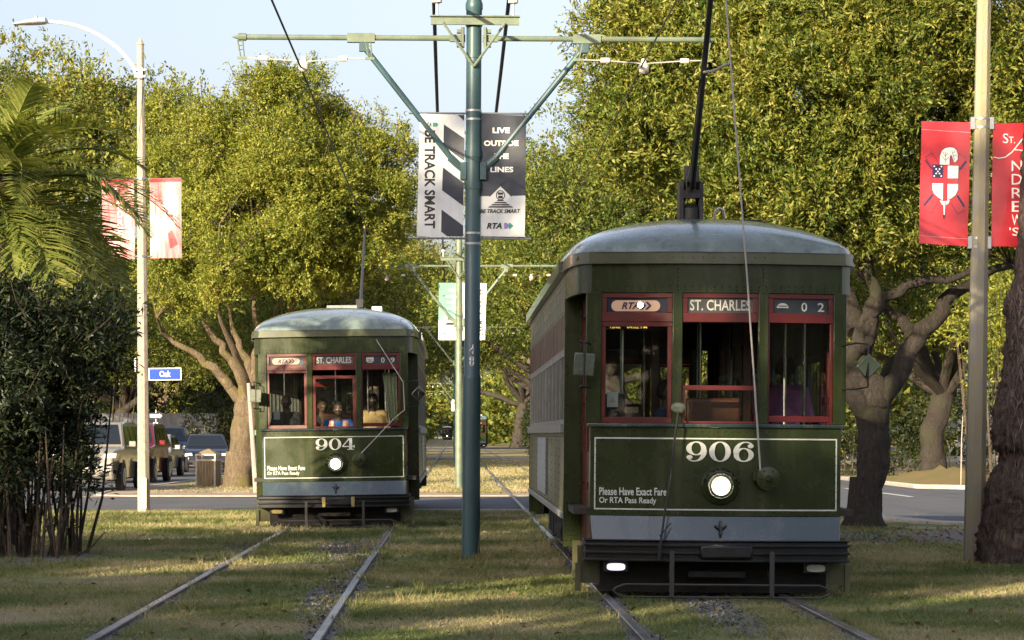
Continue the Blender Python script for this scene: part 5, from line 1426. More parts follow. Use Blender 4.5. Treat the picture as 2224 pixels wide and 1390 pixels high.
# --- two more far down the line
def far_car(src, X, Y, yaw, label, skip):
    c = copy_tree(src, None, skip); c.location = (X, Y, 0); c.rotation_euler = (0,0,yaw); c['label'] = label; return c
SKIP = ('fleet_number','pinstripe','notice_lettering','lettering','trolley_rope','mirror_rod','convex_mirror','time_display','display_text','curtain','fare_box','notice','roof_hook','seat','stanchion','trolley_wheel','trolley_pole','pole_base')
far_car(car4, 2.3, 285, 0, 'small golden lit streetcar end far away right of the near trolley pole', SKIP)
far_car(car4, -1.6, 690, 0, 'tiny dark streetcar with bright headlight at the far end of the left track', SKIP)
# ------------------------------------------------------------------ trolley poles on the centre line
def quad_grid(c00, c10, c01, c11, nx, nz, fn=None):
    vs = []
    for j in range(nz+1):
        for i in range(nx+1):
            u, v = i/nx, j/nz
            p = (c00*(1-u)+c10*u)*(1-v)+(c01*(1-u)+c11*u)*v
            if fn: p = p+fn(u, v)
            vs.append(p)
    fs = [(j*(nx+1)+i, j*(nx+1)+i+1, (j+1)*(nx+1)+i+1, (j+1)*(nx+1)+i) for j in range(nz) for i in range(nx)]
    return vs, fs

class Banner:
    """hanging cloth given by its four photo corners at one distance; artwork is laid 4 mm in front"""
    def __init__(s, label, tl, tr, br, bl, D, m, bill=.02, group=None, ph=0.0):
        s.D = D; s.c = [P(*bl, D), P(*br, D), P(*tl, D), P(*tr, D)]; s.ph = ph; s.bill = bill
        s.px = (tl, tr, br, bl); s.org = (s.c[0]+s.c[1]+s.c[2]+s.c[3])/4
        s.fn = lambda u, v: Vector((0, bill*(math.sin(3.1*u+ph)*math.sin(math.pi*v)+.35*math.sin(7*u+4*v+ph)*math.sin(math.pi*v)), 0))
        vs, fs = quad_grid(*s.c, 12, 18, s.fn)
        mb = MB(); mb.add(vs, fs)
        nx = 13; b2 = [v+Vector((0,.006,0)) for v in vs]; mb.add(b2, [f[::-1] for f in fs])
        s.o = mb.build('banner', m, None, smooth=60, origin=s.org)
        tag(s.o, label, 'banner', group)
    def y(s, px, py):
        (tl, tr, br, bl) = s.px
        v = 1-(py-(tl[1]+tr[1])/2)/((bl[1]+br[1])/2-(tl[1]+tr[1])/2)
        xl = bl[0]+(tl[0]-bl[0])*v; xr = br[0]+(tr[0]-br[0])*v
        return (px-xl)/(xr-xl), v
    def map(s, mb, lift=.004):
        """mb is drawn with x,z in photo pixels"""
        out = []
        for q in mb.v:
            p = P(q.x, q.z, s.D); u, v = s.y(q.x, q.z)
            out.append(p+s.fn(u, v)+Vector((0, -lift, 0)))
        mb.v = out; return mb
    def art(s, name, m, draw, lift=.004):
        mb = MB(); draw(mb); bm = bmesh.new()
        for f in mb.f:
            try: bm.faces.new([bm.verts.new(mb.v[i]) for i in f])
            except ValueError: pass
        bmesh.ops.triangulate(bm, faces=bm.faces[:])
        for _ in range(6):
            lo = [e for e in bm.edges if e.calc_length() > 11]
            if not lo: break
            bmesh.ops.subdivide_edges(bm, edges=lo, cuts=1); bmesh.ops.triangulate(bm, faces=bm.faces[:])
        bm.verts.index_update(); mb.v = [v.co.copy() for v in bm.verts]; mb.f = [[v.index for v in f.verts] for f in bm.faces]; bm.free()
        s.map(mb, lift)
        o = mb.build(name, m, s.o, smooth=None, origin=None)
        me = o.data
        for v in me.vertices: v.co -= s.org
        return o
def poly(mb, pts):
    """photo pixel polygon facing the viewer (pixel y grows downwards)"""
    a = sum(pts[i][0]*pts[(i+1) % len(pts)][1]-pts[(i+1) % len(pts)][0]*pts[i][1] for i in range(len(pts)))
    if a > 0: pts = pts[::-1]
    mb.flat([(x, 0, z) for x, z in pts])
def ptext(mb, t, x0, x1, ytop, ybot, bold=0.0, shear=0.0, down=False):
    v, f = text_geo(t, bold, shear, 1.0)
    if down: vs = [(x0+(x1-x0)*q[1], 0, ytop+(ybot-ytop)*q[0]) for q in v]
    else: vs = [(x0+(x1-x0)*q[0], 0, ybot+(ytop-ybot)*q[1]) for q in v]
    mb.add(vs, f)
def pline(mb, pts, w_):
    for a, b in zip(pts[:-1], pts[1:]):
        d = Vector((b[0]-a[0], b[1]-a[1])); n_ = Vector((-d.y, d.x)).normalized()*w_/2
        poly(mb, [(a[0]+n_.x,a[1]+n_.y),(b[0]+n_.x,b[1]+n_.y),(b[0]-n_.x,b[1]-n_.y),(a[0]-n_.x,a[1]-n_.y)])

POLE_Y = [31.4, 73.9, 116.4, 158.9, 201.4, 244, 290]
PLX = [.20,.15,.13,.12,.10,.1,.1]
ARM = 6.06
def trolley_pole_post(i, x, y, label, near):
    m = M['pole_teal']; am = M['pole_sunlit']
    t = thing('trolley_wire_pole', label, 'utility pole', (x, y, 0), (0, R(.35 if i == 0 else 0), 0), group=None)
    n = 24 if near else 10
    q = MB(); q.lathe([(.118,-.05),(.118,.0),(.104,.012),(.104,2.12),(.100,2.15),(.092,2.16),(.090,4.10),(.088,5.75),(.088,6.32)], n=n)
    for z in (4.35,4.72): q.lathe([(.10,z-.04),(.101,z+.04)], n=n)
    for z in (5.85,6.22): q.lathe([(.098,z-.02),(.098,z+.02)], n=n)
    q.lathe([(.088,6.325),(.092,6.335),(.092,6.38),(.10,6.40),(.10,6.46),(.085,6.50),(.083,7.4)], n=n)
    q.ball((0,0,7.42), .10, n, 8)
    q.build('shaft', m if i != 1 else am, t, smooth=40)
    for s in (-1, 1):
        q = MB(); q.tube([(s*.26,0,ARM),(s*2.70,0,ARM+.0)], .032, 10); q.lathe([(.046,0),(.046,.09)], (s*2.64,0,ARM), (s,0,0), 10); q.lathe([(.038,0),(.002,.10)], (s*2.71,0,ARM), (s,0,0), 8)
        q.boxb(min(s*1.15,s*1.47), max(s*1.15,s*1.47), -.045,.045, ARM-.055, ARM+.05)
        q.boxb(min(s*.10,s*.28), max(s*.10,s*.28), -.03,.03, ARM-.04, ARM+.04); q.tube([(s*.13,-.06,ARM-.12),(s*.13,-.06,ARM+.12)],.02,6)
        q.boxb(min(s*.13,s*.20), max(s*.13,s*.20), -.05,.05,ARM-.10,ARM-.06); q.boxb(min(s*.13,s*.20), max(s*.13,s*.20), -.05,.05,ARM+.06,ARM+.10)
        q.build('cross_arm', am, t)
        q = MB(); q.tube([(s*1.28,0,ARM-.10),(s*.20,0,4.60)], .036 if near else .04, 10); q.boxb(min(s*1.22,s*1.33),max(s*1.22,s*1.33),-.035,.035,ARM-.16,ARM-.03); q.tube([(s*.27,0,4.68),(s*.09,0,4.52)],.048,8); q.boxb(min(s*.08,s*.15),max(s*.08,s*.15),-.06,.06,4.42,4.62)
        q.build('brace', m if near else am, t)
        for xx in (2.68, 1.20):
            q = MB(); q.tube([(s*xx,-.03,ARM-.04),(s*(xx-.02),-.03,ARM-.24)],.009,5); q.tube([(s*xx+s*.06,-.03,ARM-.04),(s*(xx+.02),-.03,ARM-.24)],.009,5)
            for k in (1,2,3): q.tube([(s*(xx+.0),-.03,ARM-.05*k),(s*(xx+.05),-.03,ARM-.05*k)],.006,4)
            q.boxb(min(s*(xx-.05),s*(xx+.06)),max(s*(xx-.05),s*(xx+.06)),-.04,-.02,ARM-.26,ARM-.23); q.build('hanger', am, t)
        q = MB(); q.tube([(s*2.66,-.03,ARM-.245),(s*2.45,-.03,ARM-.25),(s*1.97,-.03,ARM-.285),(s*1.5,-.03,ARM-.25),(s*1.20,-.03,ARM-.245)],.008,6)
        q.build('span_wire', M['wiretan'] if not near else M['rope'], t)
        for xx, rr in ((2.44,.028),(1.52,.030)):
            q = MB(); q.lathe([(rr,-.05),(rr*1.1,0),(rr,.05)], (s*xx,-.03,ARM-.25), (1,0,0), 10); q.build('insulator', M['insul'], t)
        q = MB(); q.lathe([(.03,-.12),(.055,-.10),(.065,-.03),(.035,.0),(.03,.05)], (s*1.97,-.03,ARM-.28), (0,0,1), 12)
        q.build('insulator', M['insul'], t)
    q = MB(); q.boxb(-.50,.52,-.14,-.10,6.20,6.29); q.boxb(-.51,.53,-.17,-.08,6.29,6.305)
    q.tube([(-.36,-.15,6.22),(0,-.12,5.72)],.016,6); q.tube([(.36,-.15,6.22),(0,-.12,5.72)],.016,6)
    q.build('insulator_arm', am, t)
    for xx in (-.43,.45):
        q = MB(); q.tube([(xx,-.12,6.25),(xx,-.12,6.46)],.015,6); q.lathe([(.02,0),(.058,.015),(.058,.045),(.03,.06)], (xx,-.12,6.44), (0,0,1), 14); g_ = q.build('post_insulator', M['insul'], t)
        q = MB(); q.lathe([(.03,.06),(.05,.07),(.042,.12),(.02,.15)], (xx,-.12,6.44), (0,0,1), 12); q.build('insulator_cap', M['black'], g_)
    if near:
        for z in (5.22,5.12,3.80,3.68):
            q = MB(); q.lathe([(.094,z-.012),(.0945,z+.012)], n=24); q.build('strap', M['strap'], t)
        q = MB(); q.text('4', -.030,.022,2.395,2.51,-.0935,.02); q.text('8', -.032,.024,2.26,2.375,-.0935,.02)
        q.warp(lambda v: (v.x, -math.sqrt(max(0,.0925**2-v.x**2)), v.z)); q.build('pole_number', M['ink_white'], t)
        q = MB(); q.tube([(.09,-.06,.02),(.085,-.08,.12),(.10,-.05,.26)],.008,5); q.build('ground_wire', M['wiretan'], t)
    return t
names = ['tall teal trolley pole in front between the two big streetcars, numbered 48','second trolley pole, pale green in the sun, half hidden by the teal one','third trolley pole in line, thin and shaded','fourth trolley pole down the centre line','fifth trolley pole down the centre line','sixth trolley pole, far down the centre line','last trolley pole seen near the vanishing point']
posts = [trolley_pole_post(i, PLX[i], POLE_Y[i], names[i], i == 0) for i in range(len(POLE_Y))]

# banners on the first pole
d0 = POLE_Y[0]-.02
b = Banner('white banner with slanted black stripes and vertical words left of the teal pole', (912,247),(1009,249),(1006,515),(905,513), d0, M['vinyl_white'], .02, 'track safety banners')
def stripes(mb):
    for p in ([(964,270),(1008,300),(1008,350),(963,316)],[(962,363),(1007,397),(1006,447),(960,413)],[(959,455),(1006,490),(1006,513),(971,513),(958,503)],[(994,250),(1008,250),(1008,262)]): poly(mb, p)
b.art('stripes', M['vinyl_navy'], stripes)
b.art('lettering', M['ink_black'], lambda mb: (ptext(mb, 'BE TRACK SMART', 922, 945, 283, 496, .025, 0, True), ptext(mb, 'RTA', 922, 937, 266, 275, .01, .25)))
b.art('chevron_mark', M['ink_green'], lambda mb: [poly(mb, [(x,266),(x+3,266),(x+7,270.5),(x+3,275),(x,275),(x+4,270.5)]) for x in (940,945)])
b = Banner('dark navy and white banner reading LIVE OUTSIDE THE LINES right of the teal pole', (1038,248),(1143,251),(1140,516),(1038,514), d0, M['vinyl_navy'], .02, 'track safety banners', 1.0)
b.art('lower_panel', M['vinyl_white'], lambda mb: poly(mb, [(1038.5,426),(1141,425),(1139.6,514.5),(1038.5,513)]), .003)
def livetext(mb):
    for t_, x0, x1, y0 in (('LIVE',1070,1107,277),('OUTSIDE',1051,1126,305),('THE',1074,1105,333),('LINES',1065,1115,362)): ptext(mb, t_, x0, x1, y0, y0+12, .035)
b.art('lettering', M['ink_white'], livetext)
b.art('warning_diamond', M['vinyl_white'], lambda mb: poly(mb, [(1087,403),(1111,427),(1087,450),(1063,427)]), .006)
def blacklogo(mb):
    for i in range(4):
        y0 = 434+i*4.6; hw = 9+i*6.2; poly(mb, [(1087-hw,y0+3),(1087+hw,y0+3),(1087+hw-4,y0),(1087-hw+4,y0)])
    for k in range(20):
        a, c = k*math.pi/10, (k+1)*math.pi/10
        poly(mb, [(1087+10*math.cos(a),424+11*math.sin(a)),(1087+10*math.cos(c),424+11*math.sin(c)),(1087+8*math.cos(c),424+9*math.sin(c)),(1087+8*math.cos(a),424+9*math.sin(a))])
    poly(mb, [(1081,418),(1093,418),(1093,423),(1081,423)]); poly(mb, [(1082,425),(1092,425),(1092,431),(1082,431)])
    pline(mb, [(1063,427),(1087,403.5),(1111,427)], 1.4)
    for x0, x1 in ((1078,1087),(1087,1096)): pline(mb, [(x0,394),(x1,402)] if x0 < 1087 else [(x0,402),(x1,394)], 1.2)
b.art('emblem', M['ink_black'], blacklogo, .009)
b.art('slogan', M['ink_black'], lambda mb: ptext(mb, 'BE TRACK SMART', 1043, 1130, 454, 463, .03, .2), .009)
b.art('wordmark', M['ink_black'], lambda mb: ptext(mb, 'RTA', 1057, 1090, 484, 497, .04, .25), .009)
b.art('violet_chevron', M['ink_purple'], lambda mb: poly(mb, [(1095,484),(1101,484),(1108,490.5),(1101,497),(1095,497),(1101,490.5)]), .007)
b.art('green_chevron', M['ink_green'], lambda mb: poly(mb, [(1105,484),(1108,484),(1115,490.5),(1108,497),(1105,497),(1110,490.5)]), .007)
for z in (5.19,3.74):
    q = MB(); q.tube([(-.75,0,z),(.68,0,z)], .014, 6); q.build('banner_arm', M['strap'], posts[0])
# banners on the second pole
d1 = POLE_Y[1]-.02
b = Banner('pale teal banner coloured with sun glare on the second pole left of the teal pole', (953,614),(1001,615),(1000,738),(952,738), d1, M['vinyl_teal'], .03, 'track safety banners', .5)
b.art('lower_panel', M['ink_white'], lambda mb: poly(mb, [(952.3,696),(1000.5,696),(1000,737.5),(952.2,737.5)]), .003)
b.art('lettering_bars', M['vinyl_white'], lambda mb: [poly(mb, [(x0,y0),(x1,y0),(x1,y0+4),(x0,y0+4)]) for x0,x1,y0 in ((973,986,628),(968,994,642),(971,988,655),(969,990,668))])
b.art('emblem', M['ink_black'], lambda mb: (poly(mb, [(965,706),(990,706),(984,700),(971,700)]), [poly(mb, [(x0,690),(x0+1.3,690),(x0+1.3,697),(x0,697)]) for x0 in (973,976,979)]), .006)
b.art('slogan', M['ink_black'], lambda mb: ptext(mb, 'BE TRACK SMART', 957, 994, 708, 711.5, .02, .2), .006)
b.art('wordmark', M['ink_black'], lambda mb: ptext(mb, 'RTA', 963, 979, 722, 728, .03, .2), .006)
b = Banner('narrow white banner with vertical words peeking out right of the teal pole', (1003,614),(1057,616),(1053,738),(1003,738), d1, M['ink_white'], .03, 'track safety banners', 1.5)
b.art('lettering', M['ink_black'], lambda mb: ptext(mb, 'BE TRACK SMART', 1039, 1049, 628, 730, .02, 0, True))
for z in (5.59,4.03):
    q = MB(); q.tube([(-.55,0,z),(.62,0,z)], .014, 6); q.build('banner_arm', M['strap'], posts[1])
Banner('small white banner far away on the fourth pole', (980,868),(994,868),(994,893),(980,893), 158.6, M['ink_white'], .02, 'track safety banners')

# ------------------------------------------------------------------ overhead wires
def wire(label, pts, r, m, sagv=.0, name='overhead_wire'):
    q = MB(); out = []
    for a, c in zip(pts[:-1], pts[1:]): out += sag(Vector(a), Vector(c), sagv, 8)[:-1]
    out.append(Vector(pts[-1])); q.tube(out, r, 6, cap=True)
    o = q.build(name, m, None, smooth=60, origin=out[0]); return tag(o, label, 'wire', 'overhead wires')
YY = [-8]+POLE_Y+[330,800]
wire('thin contact wire over the left track crossing the open sky', [(-1.77,y,5.72) for y in YY], .012, M['wire'], .05)
wire('thin contact wire over the right track in front of the tree crown', [(2.17,y,5.72) for y in YY], .010, M['wiretan'], .05)
wire('thick black feeder cable left of the teal pole running to the second pole', [(-.23,31.3,6.58),(-.28,73.8,6.58),(-.30,116.3,6.58),(-.3,159,6.58),(-.3,290,6.5)], .024, M['wire'], .42)
wire('thick black feeder cable right of the teal pole running to the second pole', [(.65,31.3,6.58),(.60,73.8,6.58),(.58,116.3,6.58),(.58,159,6.58),(.58,290,6.5)], .024, M['wire'], .42)
wire('thick black feeder cable passing overhead towards the viewer on the left', [(-.23,31.3,6.58),(-.25,-8,6.62)], .024, M['wire'], .3)
wire('thick black feeder cable passing overhead towards the viewer on the right', [(.65,31.3,6.58),(.6,-8,6.62)], .024, M['wire'], .3)
wire('thin dark wire crossing high behind the left palm fronds to the street lamp', [tuple(P(-200,420,48)),tuple(P(300,175,50.9))], .008, M['wire'], .35)

# ------------------------------------------------------------------ concrete posts
def post(name, label, bot, top, D, w0, w1, m, cap=True):
    b0 = P(bot[0], bot[1], D); t0 = P(top[0], top[1], D)
    root = thing(name, label, 'lamp post' if name == 'street_lamp' else 'post', (b0.x, D, 0))
    q = MB(); b0.z = -.05; pts = [b0, b0.lerp(t0,.5), t0]
    vs = []; fs = []; n = 8
    rr = [w0, (w0+w1)/2, w1]
    for p, r in zip(pts, rr):
        for k in range(n):
            a = math.pi/8+k*math.pi/4; vs.append((p.x+r*math.cos(a), p.y+r*math.sin(a), p.z))
    for j in range(2):
        for k in range(n): fs.append((j*n+k, j*n+(k+1) % n, (j+1)*n+(k+1) % n, (j+1)*n+k))
    q.add(vs, fs)
    if cap:
        vs = [(t0.x+w1*1.25*math.cos(math.pi/8+k*math.pi/4), t0.y+w1*1.25*math.sin(math.pi/8+k*math.pi/4), t0.z) for k in range(n)]+[(t0.x,t0.y,t0.z+w1*2.2)]
        q.add(vs, [(k,(k+1) % n,n) for k in range(n)]+[tuple(range(n))[::-1]])
    q.build('shaft', m, root, smooth=20, world=True)
    return root
dl = gd(1113)
lamp = post('street_lamp', 'pale concrete lamp post on the left with a long curved arm and two pink banners', (312.5,1113),(305,97), dl, .122, .066, M['concrete_post'])
q = MB(); A = [P(x,y,dl) for x,y in ((301,168),(285,138),(255,104),(215,76),(170,57),(130,49),(98,47))]; q.tube([Vector(p) for p in wobble(A, np.random.default_rng(1), 0)], .034, 10); q.build('arm', M['lampwhite'], lamp, world=True)
q = MB(); c = P(305,160,dl)
for z in (-.06,.06): q.boxb(c.x-.10,c.x+.10,c.y-.10,c.y+.10,c.z+z-.02,c.z+z+.02)
q.boxb(c.x-.03,c.x+.05,c.y-.13,c.y-.09,c.z-.10,c.z+.10); q.build('clamp', M['strap'], lamp, world=True)
q = MB(); a = P(102,47,dl); e = P(28,53,dl); vs = []; fs = []; secs = [(0,.05,.07),(.04,.085,.14),(.25,.085,.18),(.6,.06,.17),(.9,.03,.10),(1.0,.012,.03)]; n = 12
for f, h, w_ in secs:
    p = a.lerp(e, f)
    for k in range(n):
        an = 2*math.pi*k/n; zz = math.sin(an); vs.append((p.x, p.y+w_*math.cos(an), p.z+(h*zz if zz > 0 else h*.55*zz)))
for j in range(len(secs)-1):
    for k in range(n): fs.append((j*n+k, (j+1)*n+k, (j+1)*n+(k+1) % n, j*n+(k+1) % n))
fs += [tuple(range(n)), tuple((len(secs)-1)*n+k for k in range(n))[::-1]]
q.add(vs, fs); hd = q.build('luminaire', M['lampwhite'], lamp, world=True)
q = MB(); p = P(78,38,dl); q.lathe([(.035,-.06),(.035,.02),(.03,.03)], p, (0,0,1), 10); q.build('photocell', M['strap'], hd, world=True)
q = MB(); p0 = P(315,1070,dl); q.boxb(p0.x-.06,p0.x+.04,dl-.135,dl-.112,p0.z-.30,p0.z+.28); q.build('access_plate', M['lampwhite'], lamp, world=True)
for y_ in (388,557): 
    q = MB(); a = P(290,y_,dl); e = P(330,y_,dl); q.tube([a,e],.014,6); c = P(308,y_,dl); q.lathe([(.098,-.02),(.098,.02)],(c.x,dl,c.z),n=12); q.build('banner_bracket', M['strap'], lamp, world=True)
q = MB(); pts = [P(x,y,dl-.2) for x,y in ((298,180),(296,240),(290,290),(281,330))]; q.tube(pts,.006,5); q.build('loose_cable', M['wire'], lamp, world=True)

b = Banner('red banner coloured pale with sun sheen left of the concrete lamp post, partly behind palm fronds', (221,391),(291,388),(293,563),(223,561), dl, M['vinyl_pink'], .05, 'school street banners', .3)
b.art('lettering', M['ink_white'], lambda mb: [ptext(mb, ch, 255, 267, y0, y0+14, .02) for ch, y0 in (('N',440),('D',458),('R',476),('E',494),('W',514),('S',533))]+[ptext(mb,'ST.',240,258,408,420,.02), pline(mb,[(238,445),(252,442),(266,430),(276,415)],2)])
b.art('hem', M['vinyl_red'], lambda mb: poly(mb, [(221.5,391.5),(290.6,388.7),(290.7,396),(221.7,398)]), .006)
b = Banner('red banner coloured pale with sun sheen and bearing a shield right of the concrete lamp post', (325,388),(394,386),(395,560),(326,561), dl, M['vinyl_pink'], .05, 'school street banners', 1.9)
def shield(mb, cx, cy, s_, part):
    X = lambda x, y: (cx+(x-318)/4.344*s_, cy+(y-680)/4.344*s_)
    if part == 'white':
        poly(mb, [X(342,518),X(442,520),X(438,640),X(342,638)])
        poly(mb, [X(192,688),X(298,688),X(294,845),X(250,818),X(212,780),X(196,745)])
        poly(mb, [X(340,692),X(438,694),X(438,745),X(415,795),X(378,825),X(340,845)])
        poly(mb, [X(266,508),X(268,430),X(285,380),X(318,352),X(362,345),X(400,352),X(425,378),X(438,430),X(432,465),X(412,490),X(398,485),X(384,440),X(378,420),X(362,425),X(358,510)])
        poly(mb, [X(300,852),X(318,852),X(312,985),X(302,985)])
        poly(mb, [X(268,848),X(298,852),X(296,892),X(282,880)]); poly(mb, [X(322,852),X(360,846),X(345,880),X(322,890)])
        
    elif part == 'stars':
        for a_, b_ in ((214,526),(282,528),(232,552),(264,552),(248,574),(232,594),(264,594),(214,618),(280,618)):
            poly(mb, [X(a_-9,b_),X(a_,b_-9),X(a_+9,b_),X(a_,b_+9)])
    elif part == 'navy':
        poly(mb, [X(196,508),X(298,512),X(296,634),X(196,632)])
        pline(mb, [X(130,468),X(190,548)], 3.6*s_); pline(mb, [X(512,480),X(448,560)], 3.6*s_); pline(mb, [X(200,790),X(116,895)], 4.4*s_); pline(mb, [X(430,800),X(496,910)], 4.4*s_)
        for l_ in ([X(130,440),X(195,398),X(262,500)],[X(130,440),X(190,520)],[X(515,458),X(452,405),X(430,440)],[X(112,930),X(178,968),X(255,850)],[X(370,870),X(434,978),X(502,935)],
                   [X(194,634),X(192,740),X(215,790),X(262,836),X(312,855),X(365,838),X(415,798),X(441,745),X(444,520)],[X(196,508),X(444,520)],
                   [X(264,510),X(266,430),X(284,378),X(318,350),X(362,343),X(402,350),X(428,378),X(440,430),X(434,468),X(412,492),X(397,486),X(382,440),X(372,425),X(360,510)],
                   [X(318,500),X(322,390)],[X(318,470),X(290,430)],[X(322,470),X(350,440)],[X(320,430),X(345,400)],[X(318,430),X(295,390)],[X(380,380),X(405,470)],[X(395,430),X(425,420)],[X(390,400),X(415,385)]): pline(mb, l_, .8*s_)
        poly(mb, [X(292,985),X(318,985),X(303,1030)]); pline(mb, [X(298,852),X(297,985)], .7*s_); pline(mb, [X(321,852),X(316,985)], .7*s_)
def sh(part): return lambda mb: shield(mb, 362, 478, .62, part)
b.art('pale_shield', M['ink_white'], sh('white'))
b.art('hem', M['vinyl_red'], lambda mb: poly(mb, [(325.4,388.6),(393.7,386.6),(393.8,394),(325.5,396)]), .006)
b.art('red_cross', M['vinyl_red'], lambda mb: poly(mb,[(363,466),(377,466),(377,472),(363,472)]), .007)
b.art('red_patch', M['vinyl_red'], lambda mb: poly(mb,[(364,505),(374,500),(386,530),(370,540)]), .007)  # flat patch of full red laid on the pale cloth
# street name blades
def blade(label, x0, x1, y0, y1, D, txt):
    a = P(x0,y1,D); c = P(x1,y0,D); o = thing('street_sign', label, 'street sign', ((a.x+c.x)/2, D, a.z))
    q = MB(); q.boxb(a.x,c.x,D-.005,D+.005,a.z,c.z); q.build('border', M['ink_white'], o, world=True)
    q = MB(); k = .018; q.boxb(a.x+k,c.x-k,D-.008,D-.0055,a.z+k,c.z-k); q.build('face', M['sign_blue'], o, world=True)
    if txt:
        q = MB(); w_ = c.x-a.x; h = c.z-a.z; q.text(txt, a.x+w_*.33, a.x+w_*.68, a.z+h*.27, a.z+h*.76, D-.0105, .02); q.build('lettering', M['ink_white'], o, world=True)
    return o
s1 = blade('blue street name sign reading Oak on the concrete lamp post', 323, 394, 799, 826, dl-.05, 'Oak'); s1.rotation_euler = (0, R(-.8), 0)
q = MB(); c = P(303,792,dl); o = thing('street_sign', 'blue street name sign seen nearly edge on, left of the lamp post', 'street sign', (c.x-.07, dl+.02, c.z-.12))
q.boxb(-.012,.012,-.10,.62,0,.24); q.warp(lambda v: (v.x-.12*v.y, v.y, v.z)); q.build('face', M['sign_blue'], o)
q = MB(); q.boxb(-.014,.014,-.12,-.10,-.01,.25); q.build('border', M['ink_white'], o)

dr = gd(1218)
rp = post('concrete_post', 'mottled lichen covered concrete post on the right holding two red banners', (2115.5,1218),(2138,-60), dr, .128, .080, M['lichen_post'], False)
q = MB(); p0 = P(2107,1190,dr); q.boxb(p0.x+.02,p0.x+.115,dr-.15,dr-.118,-.02,.30); q.build('access_plate', M['concrete_post'], rp, world=True)
for y_, xc in ((268,2132),(527,2126)):
    q = MB(); a = P(xc-28,y_,dr); e = P(xc+28,y_,dr); q.tube([a,e],.016,8); c = P(xc,y_,dr)
    for dz in (-.05,.05): q.lathe([(.094,dz-.012),(.094,dz+.012)],(c.x,dr,c.z),n=16)
    for s in (-1,1): q.boxb(c.x+s*.11-.025,c.x+s*.11+.025,dr-.05,dr+.02,c.z-.07,c.z+.07)
    q.build('banner_bracket', M['strap'], rp, world=True)
b = Banner('bright red banner with a white and navy shield emblem left of the lichened post', (2002,263),(2108,266),(2101,535),(1996,528), dr-.02, M['vinyl_red'], .02, 'school street banners', .8)
def sh2(part): return lambda mb: shield(mb, 1980+318/4.344, 240+680/4.344, 1.0, part)
b.art('white_shield', M['ink_white'], sh2('white')); b.art('navy_linework', M['ink_navy'], sh2('navy'), .007); b.art('stars', M['ink_white'], sh2('stars'), .010)
b.art('shield_cross', M['vinyl_red'], lambda mb: None if False else poly(mb, [(2049.5,358),(2059,359),(2058,436),(2048,436)]), .0045)
b.art('hem_seam', M['vinyl_pink'], lambda mb: (pline(mb,[(2001.5,281),(2107.5,288)],1.2), pline(mb,[(1997,512),(2101.5,519)],1.2)), .005)
b = Banner('bright red banner with white lettering between the lichened post and the palm trunk', (2157,268),(2263,266),(2258,536),(2153,535), dr-.02, M['vinyl_red'], .02, 'school street banners', 2.4)
def standrews(mb):
    ptext(mb,'S',2178,2190,290,311,.0); ptext(mb,'T.',2191,2204,297,311,.0)
    pline(mb,[(2158,341),(2170,343.5),(2184,341),(2198,330),(2210,315),(2220,302)],2.2); pline(mb,[(2220,302),(2234,340)],3); pline(mb,[(2204,325),(2228,328)],2)
    for ch, y0 in (('N',349),('D',378),('R',408),('E',437),('W',466)): ptext(mb, ch, 2197, 2219, y0, y0+23, 0)
    ptext(mb,"'S",2192,2212,494,512,0)
b.art('lettering', M['ink_white'], standrews)

# ------------------------------------------------------------------ litter bin, leaning stake, traffic sign, fence, house
bd = gd(1057); c = G(453,1057)
t = thing('litter_bin', 'slatted brown litter bin with pitched lid by the oak trunk', 'litter bin', (c.x, c.y, 0), (0,0,R(-12)))
q = MB(); w_, h = .27, .97
for x in (-w_,w_):
    for y in (-w_,w_): q.boxb(x-.02,x+.02,y-.02,y+.02,0,h-.08)
q.boxb(-w_-.03,w_+.03,-w_-.03,w_+.03,h-.10,h-.05); q.boxb(-w_+.02,w_-.02,-w_-.015,-w_+.02,.72,.77); q.boxb(-w_-.015,-w_+.02,-w_+.02,w_-.02,.72,.77); q.boxb(w_-.02,w_+.015,-w_+.02,w_-.02,.72,.77)
q.build('frame', M['binframe'], t, bevel=.006)
q = MB(); vs = [(-w_-.03,-w_-.03,h-.05),(w_+.03,-w_-.03,h-.05),(w_+.03,w_+.03,h-.05),(-w_-.03,w_+.03,h-.05),(-.02,0,h+.09),(.02,0,h+.09)]
q.add(vs, [(0,1,5,4),(1,2,5),(2,3,4,5),(3,0,4),(3,2,1,0)]); q.build('lid', M['bin'], t)
q = MB()
for i in range(11):
    x = -w_+.045+i*(2*w_-.09)/10
    q.boxb(x-.017,x+.017,-w_-.012,-w_+.012,.05,.72); q.boxb(x-.017,x+.017,w_-.012,w_+.012,.05,.72); q.boxb(-w_-.012,-w_+.012,x-.017,x+.017,.05,.72); q.boxb(w_-.012,w_+.012,x-.017,x+.017,.05,.72)
q.boxb(-w_+.03,w_-.03,-w_+.03,w_-.03,.04,.60); q.build('slats', M['bin'], t)
a = P(557,1074,67.5); e = P(540,832,67.5); a.z = -.05
q = MB(); q.tube([a, a.lerp(e,.5), e], [.075,.06,.05], 10); o = q.build('leaning_stake', M['concrete_post'], None, origin=a); tag(o, 'pale thin leaning post between the oak trunk and streetcar 904', 'post')
